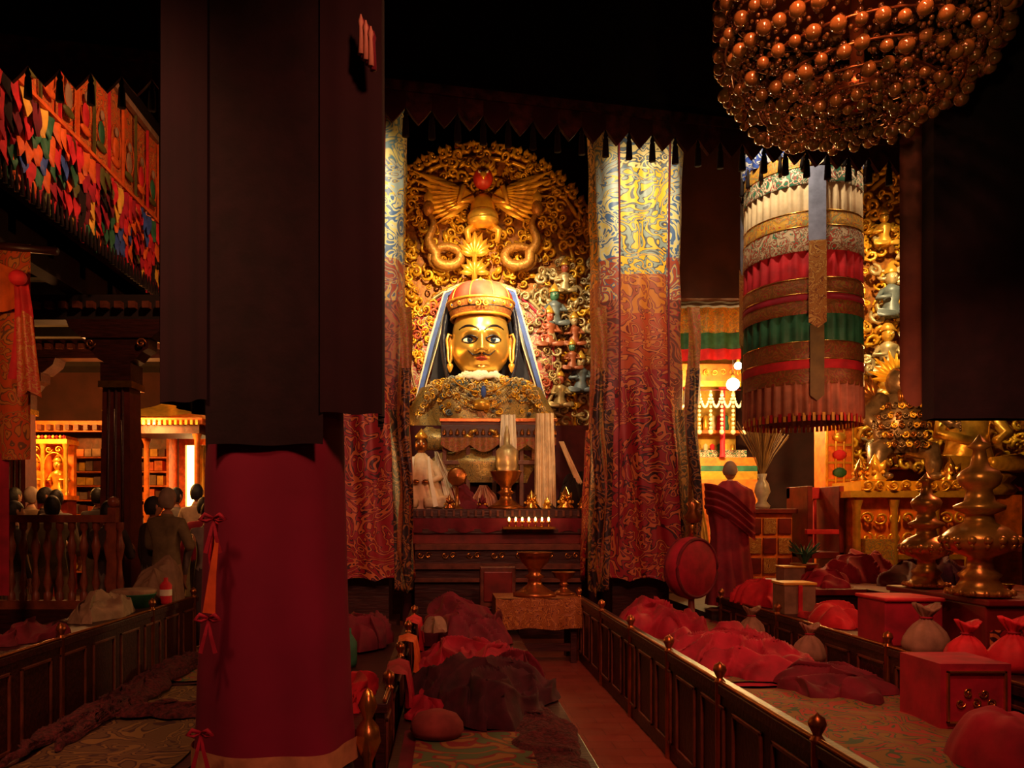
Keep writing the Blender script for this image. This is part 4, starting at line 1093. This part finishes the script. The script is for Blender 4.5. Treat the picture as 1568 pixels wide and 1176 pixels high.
def pouch(name,x,y,z,s,mat):
    mb=MB()
    prof=[(0,0),(.34,.01),(.44,.08),(.47,.2),(.45,.36),(.37,.52),(.25,.66),(.13,.76),(.09,.82),(.14,.9),(.24,1.02),(.27,1.10),(.2,1.05),(.07,.9)]
    n=len(prof)-1
    def fn(u,v):
        i=int(round(v*n)); r,zz_=prof[i]; a=2*pi*u
        pl=.02 if zz_<.3 else min(.13,.02+(zz_-.3)*.25)
        k=1+pl*math.cos(a*9+zz_*2+s*40)*(.6+.6*nz(math.cos(a)*3,math.sin(a)*3,s*20))+.16*nz(math.cos(a)*1.3,math.sin(a)*1.3,zz_*2+s*19)
        return (x+r*k*s*math.cos(a)+.04*s*zz_,y+r*k*s*math.sin(a),z+zz_*s*(1+.06*math.cos(a*2) if zz_>.9 else 1))
    mb.grid(fn,72,n,mat,True)
    mb.tube([(x+.04*s*.8+.12*s*math.cos(2*pi*i/16),y+.12*s*math.sin(2*pi*i/16),z+.82*s) for i in range(17)],.025*s,crimson,6)
    return mb.done(name)
pouch('drawstring_pouch',2.66,6.75,.43,.26,pouchm)
pouch('drawstring_pouch',2.70,5.75,.43,.25,pouchm)
pouch('drawstring_pouch',3.03,4.88,.64,.28,pouchm)
pouch('drawstring_pouch',2.98,4.42,.64,.24,redc)
pouch('drawstring_pouch',3.16,4.3,.64,.27,redc)
mb=MB(); mb.box(2.5,2.86,3.9,4.25,.43,.76,crimson); mb.box(2.53,2.83,3.885,3.9,.46,.47,brass); mb.box(2.53,2.83,3.885,3.9,.715,.725,brass); mb.box(2.53,2.54,3.885,3.9,.46,.725,brass); mb.box(2.82,2.83,3.885,3.9,.46,.725,brass)
for k in range(5): curl(mb,2.60+.04*k,3.897,.56+.05*(k%2),.025,k,1 if k%2 else -1,brass,.003)
mb.done('red_lacquer_box',bevel=.015)
pile('crimson_cushion',2.5,3.3,.43,.28,.35,.6,crimson,31,60,24,fl=.2)
mb=MB()
Td=Matrix.Translation((2.55,8.05,.98))@Matrix.Rotation(.55,4,'Z')@Matrix.Rotation(pi/2,4,'X')
mb.lathe([(0,-.09),(.28,-.09),(.31,-.07),(.33,0),(.31,.07),(.28,.09),(0,.09)],(0,0,0),crimson,36,T=Td)
for k in (-.08,.08): mb.tube([(.3*math.cos(2*pi*i/36),.3*math.sin(2*pi*i/36),k) for i in range(37)],.018,maroon,6,T=Td)
mb.tube([(2.55,8.05,1.28),(2.57,8.05,1.5)],.02,brass,8); mb.lathe([(.05,0),(.1,.06),(.04,.14),(.08,.2),(0,.26)],(2.57,8.05,1.45),bronze,14)
mb.lathe([(.2,0),(.2,.04),(.04,.08),(.03,.27)],(2.55,8.05,.4),wood_red,16)
mb.done('ritual_drum')
mb=MB()
fx,fy_,fz=4.05,9.9,1.62
mb.lathe([(0,0),(.08,0),(.1,.04),(.05,.1),(.10,.22),(.08,.32),(.04,.38),(.06,.45),(.04,.45)],(fx,fy_,fz),M('pale_vase_glaze',(.4,.35,.25),.3),20)
random.seed(4)
straw=M('dried_straw',(.22,.12,.03),.8)
for i in range(70):
    a=R(0,2*pi); sp=R(.05,.36); L=R(.5,.85)
    e=(fx+sp*math.cos(a),fy_+sp*.5*math.sin(a),fz+.42+L)
    mb.tube([(fx,fy_,fz+.4),((fx+e[0])/2-.02*math.cos(a),(fy_+e[1])/2,fz+.4+L*.55),e],[.004,.004,.010],straw,4)
mb.done('dried_flower_vase')
mb=MB()
mb.box(3.75,4.35,9.7,10.2,.42,1.56,wood_orange); mb.box(3.7,4.4,9.65,10.25,1.56,1.62,wood_red)
for r_ in range(4):
    for c in range(3): mb.box(3.79+c*.19,3.95+c*.19,9.68,9.7,.55+r_*.25,.75+r_*.25,[bro_gold,wood_red][(r_+c)%2])
mb.done('painted_chest',bevel=.006)
mb=MB()
mb.box(4.45,4.51,9.5,10.1,.42,1.9,wood_red); mb.box(4.84,4.9,9.5,10.1,.42,1.9,wood_red); mb.box(4.45,4.9,9.5,10.1,1.0,1.08,wood_red); mb.box(4.45,4.9,10.0,10.1,1.75,1.9,redc)
for i in range(5): mb.box(4.54+i*.06,4.57+i*.06,10.02,10.07,1.08,1.75,redc)
mb.box(4.43,4.83,9.48,9.54,1.3,1.36,redc)
mb.done('red_throne_chair',bevel=.006)
mb=MB()
mb.box(5.15,5.5,10.45,10.8,.42,4.75,wood_orange)
for i in range(16):
    z=.8+i*.24; mb.box(5.13,5.52,10.43,10.45,z,z+.03,gold)
    mb.sph((5.32,10.43,z+.12),(.1,.03,.07),[redc,greenc,redc,gold][i%4],8)
for x in (5.15,5.27,5.38,5.5): mb.tube([(x,10.44,.5),(x,10.44,4.6)],.018,gold,6)
mb.done('painted_square_pillar')

# right alcove room
mb=MB()
ywall=M('yellow_wall',(.6,.36,.05),.8)
mb.box(3.1,5.6,14.95,15.05,.42,4.7,ywall)
mb.box(3.1,5.6,14.6,14.95,.42,1.6,wood_orange)
for z in (2.0,2.55,3.1): mb.box(3.4,5.6,14.5,14.95,z,z+.06,wood_orange)
for i in range(16):
    for z in (1.62,2.06,2.61,3.16):
        x=3.5+i*.13; mb.lathe([(0,0),(.05,0),(.06,.1),(.04,.2),(.05,.28),(0,.32)],(x,14.7,z),[gold,redc,yellowc,cream,greenc][(i*3+int(z*4))%5],8)
mb.box(3.4,5.6,14.4,14.45,2.62,2.78,bro_green); mb.box(3.4,5.6,13.9,14.0,2.35,2.45,greenc); mb.box(3.4,5.6,13.9,14.0,2.45,2.6,wood_orange); mb.box(3.4,5.6,13.9,14.3,2.2,2.35,gold)
mb.box(3.4,5.6,13.9,14.3,.42,2.2,wood_orange)
for i in range(12): mb.box(3.45+i*.175,3.58+i*.175,13.87,13.9,1.2,1.45,bro_yel)
mb.box(3.3,5.6,13.7,13.8,3.85,3.95,gold); mb.box(3.3,5.6,13.7,13.8,3.95,4.25,wood_orange)
for i in range(15): curl(mb,3.4+i*.15,13.7,4.1,.06,R(0,6),1 if i%2 else -1,gold,.04)
for x in (3.9,4.3,4.95): mb.lathe([(.06,0),(.045,.05),(.045,1.2),(.07,1.25)],(x,13.85,2.6),redc,10)
mb.done('alcove_altar')
mb=MB()
for k in range(8):
    xa=4.05+k*.2
    for i in range(15):
        t=i/14; mb.sph((xa+.2*t,13.6,3.75-.28*4*t*(1-t)),.025,white,6)
    for i in range(10): mb.sph((xa,13.6,3.7-.075*i),.032 if i<9 else .05,cream,6)
mb.tube([(4.0,13.6,3.77),(5.6,13.6,3.77)],.01,wood_red,5)
mb.done('flower_garland')
mb=MB()
for (z0,z1,m_,o) in ((4.3,4.72,bro_yel,0),(4.05,4.33,greenc,.02),(3.88,4.08,redc,.04)):
    mb.grid(lambda u,v:(3.3+2.3*u,11.75-o+.03*math.sin(u*60),z0+(z1-z0)*v+.04*math.sin(u*3.1)*(1-v)),120,6,m_)
mb.done('alcove_valance')
mb=MB()
for (x,yy,z,r_) in ((4.60,12.4,3.66,.10),(4.76,12.6,4.0,.06)):
    mb.sph((x,yy,z),r_,bulb,14); mb.lathe([(.0,.0),(.03,0),(.035,-.05),(.02,-.08)],(x,yy,z+r_+.07),brass,12); mb.tube([(x,yy,z+r_+.06),(x,yy,4.74)],.006,blackc,5)
mb.done('hanging_light_bulb')
khata('silk_khata_scarf',3.42,10.6,3.85,3.1,.16,white,-.08,.5,.03,9,.6)
khata('silk_khata_scarf',3.0,9.3,1.85,.9,.12,yellowc,.1,.5,.03,5,.6)
khata('silk_khata_scarf',2.95,9.25,1.7,.8,.07,greenc,.02,.5,.02,8,.6)
vase('gilded_vase',3.5,11.2,2.0,.4,gold); mb=MB(); mb.box(3.25,3.75,11.0,11.34,.42,2.0,wood_orange); mb.done('vase_stand')
mb=MB(); mb.lathe([(0,0),(.1,0),(.13,.16),(.14,.18),(.1,.18),(0,.16)],(3.78,8.15,.84),bronze,18)
random.seed(8)
for i in range(30):
    a=R(0,6.28); mb.tube([(3.78,8.15,1.0),(3.78+R(.02,.08)*math.cos(a),8.15+.06*math.sin(a),1.12),(3.78+.16*math.cos(a),8.15+.12*math.sin(a),1.12+R(0,.16))],[.008,.016,.004],greenc if i%2 else olive,4)
mb.done('potted_plant')

# ------------------------------------------------------------------ people
def person(name,x,y,z,h,rot,topm,botm,hair,robe=None,seed=0,shaved=False,arms='down'):
    root=bpy.data.objects.new(name,None); scene.collection.objects.link(root)
    s=h/1.75
    V=[];E=[];Rr=[]
    def a(p,r,par=None):
        V.append(tuple(c*s for c in p)); Rr.append(r*s)
        if par is not None: E.append((par,len(V)-1))
        return len(V)-1
    pel=a((0,0,.95),.15); sp=a((0,.01,1.14),.135,pel); ch=a((0,.015,1.33),.15,sp); nk=a((0,.01,1.47),.065,ch); n2=a((0,-.005,1.56),.055,nk)
    for q in (-1,1):
        sh=a((q*.17,.01,1.40),.075,ch)
        if arms=='forward': el=a((q*.25,-.03,1.14),.05,sh); wr=a((q*.14,-.25,1.2),.034,el); d=Vector((-q*.25,-.6,.25))
        else: el=a((q*.25,.02,1.12),.05,sh); wr=a((q*.27,-.06,.88),.034,el); d=Vector((0,-.15,-.9))
        d.normalize(); w=Vector(V[wr])/s
        pm=a(tuple(w+d*.06),.036,wr)
        side=d.cross(Vector((q,.2,0))); side.normalize()
        for k in range(4):
            o=side*(.03-.02*k); L=[.07,.08,.075,.06][k]
            f1=a(tuple(w+d*.095+o),.010,pm); f2=a(tuple(w+d*(.095+L*.55)+o+Vector((-q*.012,0,0))),.009,f1); a(tuple(w+d*(.095+L)+o+Vector((-q*.03,0,0))),.007,f2)
        t1=a(tuple(w+d*.04+side*.045),.012,pm); a(tuple(w+d*.085+side*.065),.009,t1)
        hp=a((q*.09,0,.88),.1,pel); kn=a((q*.1,-.01,.5),.065,hp); an=a((q*.1,.02,.09),.043,kn); a((q*.11,-.14,.04),.04,an)
    me=bpy.data.meshes.new(name+'_sk'); me.from_pydata(V,E,[]); ob=bpy.data.objects.new(name+'_sk',me); scene.collection.objects.link(ob)
    sk=ob.modifiers.new('s','SKIN'); sk.use_smooth_shade=True
    for i,vd in enumerate(me.skin_vertices[0].data): vd.radius=(Rr[i],Rr[i]*(.78 if i<3 else 1)); vd.use_root=(i==0)
    su=ob.modifiers.new('u','SUBSURF'); su.levels=2; su.render_levels=2
    dg=bpy.context.evaluated_depsgraph_get(); me2=bpy.data.meshes.new_from_object(ob.evaluated_get(dg))
    bpy.data.objects.remove(ob)
    for m_ in (topm,botm,skin,blackc): me2.materials.append(m_)
    for p in me2.polygons:
        c=p.center/s; p.use_smooth=True
        if c.z>1.50: p.material_index=2
        elif c.z<.1: p.material_index=3
        elif (arms=='forward' and c.y<-.22) or (arms!='forward' and abs(c.x)>.2 and c.z<.9): p.material_index=2
        elif c.z<.97 and abs(c.x)<.21: p.material_index=1
    bo=bpy.data.objects.new('body',me2); scene.collection.objects.link(bo); bo.parent=root
    mb=MB(); hc=(0,-.01*s,1.655*s)
    def hf(u,v):
        aa=2*pi*u; e=-pi/2+pi*v
        xx=.076*math.cos(aa)*math.cos(e); yy=.096*math.sin(aa)*math.cos(e); z_=.115*math.sin(e)
        if e<0: xx*=1-.18*math.sin(-e); yy*=1-.1*math.sin(-e)
        if math.sin(aa)<0:
            yy-=.022*math.exp(-(xx/.014)**2-((z_+.018)/.025)**2)+.006*math.exp(-(xx/.03)**2-((z_+.055)/.014)**2)+.008*math.exp(-(xx/.03)**2-((z_+.095)/.02)**2)
            yy+=.008*math.exp(-((abs(xx)-.03)/.016)**2-((z_-.01)/.012)**2)
        return (hc[0]+xx*s,hc[1]+yy*s,hc[2]+z_*s)
    mb.grid(hf,40,28,skin,True)
    for q in (-1,1):
        mb.sph((q*.03*s,hc[1]-.079*s,hc[2]+.01*s),(.012*s,.008*s,.007*s),eyew,8); mb.sph((q*.03*s,hc[1]-.086*s,hc[2]+.01*s),.005*s,blackgl,6)
        mb.tube([(q*.018*s,hc[1]-.09*s,hc[2]+.03*s),(q*.045*s,hc[1]-.082*s,hc[2]+.03*s)],.004*s,hair,5)
        mb.sph((q*.078*s,hc[1]+.005*s,hc[2]),(.012*s,.02*s,.032*s),skin,10)
    mb.tube([(-.022*s,hc[1]-.088*s,hc[2]-.055*s),(0,hc[1]-.097*s,hc[2]-.054*s),(.022*s,hc[1]-.088*s,hc[2]-.055*s)],.005*s,lipm,6)
    k=1.03 if shaved else 1.12
    def hr(u,v):
        aa=2*pi*u; top=math.pi/2
        lo=.35 if math.sin(aa)<-.2 else (-.75 if not shaved else -.45)
        lo=lo if abs(math.sin(aa)+.2)>.25 else .0
        e=lo+(top-lo)*v
        return (hc[0]+.078*k*s*math.cos(aa)*math.cos(e),hc[1]+(.006+.098*k*math.sin(aa)*math.cos(e))*s,hc[2]+(.117*k*math.sin(e))*s)
    mb.grid(hr,40,12,hair,True)
    mb.done('head',parent=root)
    if robe:
        mb=MB()
        ks=[(.05,.27,.25),(.3,.25,.22),(.7,.22,.19),(.95,.215,.175),(1.1,.24,.18),(1.3,.275,.18),(1.42,.25,.15),(1.49,.13,.11),(1.53,.085,.085)]
        def rf(u,v):
            t=v*(len(ks)-1); i=min(int(t),len(ks)-2); f=t-i
            zz_,A_,B_=[ks[i][k]*(1-f)+ks[i+1][k]*f for k in range(3)]
            aa=2*pi*u; fo=1+.06*(1-v*.6)*math.sin(aa*11+zz_*3)+.04*math.sin(aa*5-zz_*7)
            return (A_*fo*math.cos(aa)*s,(.01+B_*fo*math.sin(aa))*s,zz_*s)
        mb.grid(rf,88,44,robe,True)
        def shawl(u,v):
            t=u; b_=v
            x=(.29-.58*t); back=.2*math.sin(pi*t)**.5+.03
            z_=1.5-.30*b_-.38*t*t+.02*math.sin(b_*22+t*3)
            return (x*s,(back+.025*math.sin(b_*22+t*3))*s,z_*s)
        mb.grid(shawl,30,24,robe)
        mb.done('robe',parent=root)
    root.location=(x,y,z); root.rotation_euler=(0,0,rot)
    return root
monkrobe=M('monk_robe_wool',(.22,.005,.012),.85,0,.3,8,.3)
stub=M('shaved_hair',(.2,.10,.06),.7)
person('standing_monk',3.36,9.15,.42,1.74,2.6,monkrobe,monkrobe,stub,robe=monkrobe,shaved=True,arms='forward')
tops=[M('grey_jacket',(.2,.17,.14),.8),M('tan_jacket',(.35,.22,.12),.8),M('dark_coat',(.05,.035,.035),.8),M('olive_coat',(.2,.15,.07),.8),crimson]
grey=M('grey_hair',(.35,.25,.17),.7)
ppl=[(-3.05,8.35,1.80,2.9,3),(-3.36,8.75,1.72,2.4,2),(-2.78,8.9,1.66,3.6,0),(-3.62,8.2,1.66,3.0,2),(-5.35,10.2,1.76,2.2,2),(-5.05,9.9,1.72,3.3,0),(-4.75,10.4,1.76,3.9,2),(-5.7,10.5,1.78,3.0,1),(-4.72,8.35,1.66,2.5,2),(-4.38,8.5,1.72,3.5,3),(-3.6,11.0,1.84,3.2,1),(-4.0,11.3,1.8,2.7,0),(-6.1,10.8,1.78,2.8,0),(-5.1,8.8,1.68,3.2,1),(-4.95,11.3,1.8,2.4,2),(-6.6,11.0,1.8,3.5,2),(-3.15,9.9,1.74,3.3,4),(-5.5,9.4,1.72,2.8,3),(-5.85,9.8,1.7,3.4,2),(-3.3,12.2,1.9,2.9,0)]
for i,(x,yy,h,r_,t) in enumerate(ppl):
    person('visitor_person',x,yy,.12 if yy>9 and x<-3.4 else 0,h,r_,tops[t],tops[(t+2)%4],grey if i in (0,7,13) else hairm,arms='forward' if i%3==0 else 'down')

# ------------------------------------------------------------------ lights
def spot(name,loc,tgt,e,col,ang=60,blend=.6,r=.15):
    l=bpy.data.lights.new(name,'SPOT'); l.energy=e; l.color=col; l.spot_size=math.radians(ang); l.spot_blend=blend; l.shadow_soft_size=r
    o=bpy.data.objects.new(name,l); scene.collection.objects.link(o); o.location=loc
    o.rotation_euler=(Vector(tgt)-Vector(loc)).to_track_quat('-Z','Y').to_euler()
def point(name,loc,e,col,r=.1):
    l=bpy.data.lights.new(name,'POINT'); l.energy=e; l.color=col; l.shadow_soft_size=r
    o=bpy.data.objects.new(name,l); scene.collection.objects.link(o); o.location=loc
W1=(1,.68,.3); W2=(1,.55,.2); RD=(1,.27,.15)
spot('statue_spot',(.3,8.6,6.4),(.5,12.2,4.6),1650,W1,54,.9,.1)
spot('statue_spot_low',(1.6,9.2,5.3),(.45,12,4.1),520,(1,.74,.4),44,.9,.1)
spot('torana_spot_right',(-.1,10.3,5.9),(1.9,12.4,4.2),360,(1,.85,.6),60,.9,.08)
spot('torana_crown_spot',(.5,9.8,4.9),(.5,12.3,6.6),170,(1,.45,.12),60,.9,.1)
spot('torana_left_spot',(1.2,10.6,4.9),(-.9,12.4,4.8),230,(1,.7,.25),60,.9,.08)
spot('pillar_spot_right',(2.0,6.7,6.3),(2.25,8.8,4.7),640,(1,.78,.42),56,1,.08)
spot('pillar_spot_left',(-.6,6.7,6.3),(-.9,8.8,4.8),600,(1,.78,.42),56,1,.08)
spot('pillar_low_spot',(.6,5.6,3.6),(.6,9.0,1.9),170,(1,.35,.2),110,.9,.2)
spot('banner_spot',(2.3,6.0,5.6),(3.25,7.1,4.3),280,(1,.78,.48),64,1,.1)
spot('banner_spot_right',(4.3,6.4,5.6),(3.3,7.1,4.3),150,(1,.7,.4),64,1,.1)
spot('banner_low_spot',(3.0,4.9,2.6),(3.27,7,3.3),50,(1,.45,.2),70,.9,.1)
spot('frieze_spot',(-1.5,6.6,6.2),(-4,8.6,5.2),330,(1,.42,.18),90,.8,.15)
point('altar_glow',(.9,9.3,2.2),15,(1,.45,.15),.1)
point('alcove_bulb_light',(4.45,12.1,3.45),450,(1,.62,.2),.08)
point('alcove_fill_lamp',(4.2,10.8,2.9),75,(1,.45,.12),.1)
point('right_altar_fill',(5.0,8.5,2.9),95,(1,.45,.12),.1)  # added fill to brighten the right altar, no visible source
spot('right_torana_spot',(5.2,8.4,5.8),(6.2,11,4.0),750,W1,64,.7,.1)
point('giant_lamp_light',(2.95,4.3,2.0),7,(1,.5,.18),.05)
point('left_shrine_lamp',(-7.2,12.7,3.2),260,(1,.36,.06),.1)
point('left_pavilion_fill',(-4.9,11.9,3.0),140,(1,.46,.11),.1)  # added fill in front of the pavilion to lift its dark roof
point('left_aisle_lamp',(-4.6,9.9,3.1),60,(1,.4,.12),.1)
point('left_thangka_fill',(-3.2,4.9,3.2),14,(1,.4,.12),.05)  # unseen fill added so the orange thangka reads brighter
spot('hall_lamp',(.9,1.0,4.2),(.3,6.5,.2),340,RD,85,.9,.2)
spot('hall_lamp_right',(1.2,2.2,4.3),(2.8,6.0,.4),300,RD,70,.9,.15)
spot('bench_side_lamp',(4.6,5.6,3.2),(2.0,6.2,.4),110,(1,.3,.14),90,.9,.1)
spot('aisle_floor_fill',(1.0,6.0,4.0),(1.05,5.6,0),70,(1,.42,.22),60,.9,.2)  # added warm fill for the aisle floor, no fitting there
spot('pillar_red_fill',(.5,.8,2.0),(-.77,3.4,.7),42,(1,.24,.22),34,1,.3)  # unseen red fill, added for the glow low on the pillar wrap
spot('left_seat_lamp',(-1.6,1.6,4.2),(-2.2,5.5,.4),300,(1,.36,.18),70,.9,.2)
spot('chandelier_glint',(1.0,1.6,2.6),(1.9,3.5,3.5),24,(1,.66,.33),50,.8,.04)
spot('chandelier_rim',(1.2,5.0,3.2),(1.9,3.6,3.45),42,(1,.68,.33),50,.8,.04)
w=bpy.data.worlds.new('world'); scene.world=w; w.use_nodes=True
w.node_tree.nodes['Background'].inputs[0].default_value=(.25,.04,.03,1); w.node_tree.nodes['Background'].inputs[1].default_value=.06

cam=bpy.data.cameras.new('camera'); cam.lens=27; cam.sensor_width=36; cam.sensor_fit='HORIZONTAL'; cam.shift_x=.0625; cam.shift_y=.131; cam.clip_start=.05
co=bpy.data.objects.new('camera',cam); scene.collection.objects.link(co); co.location=(0,0,1.5); co.rotation_euler=(pi/2,0,0)
scene.camera=co
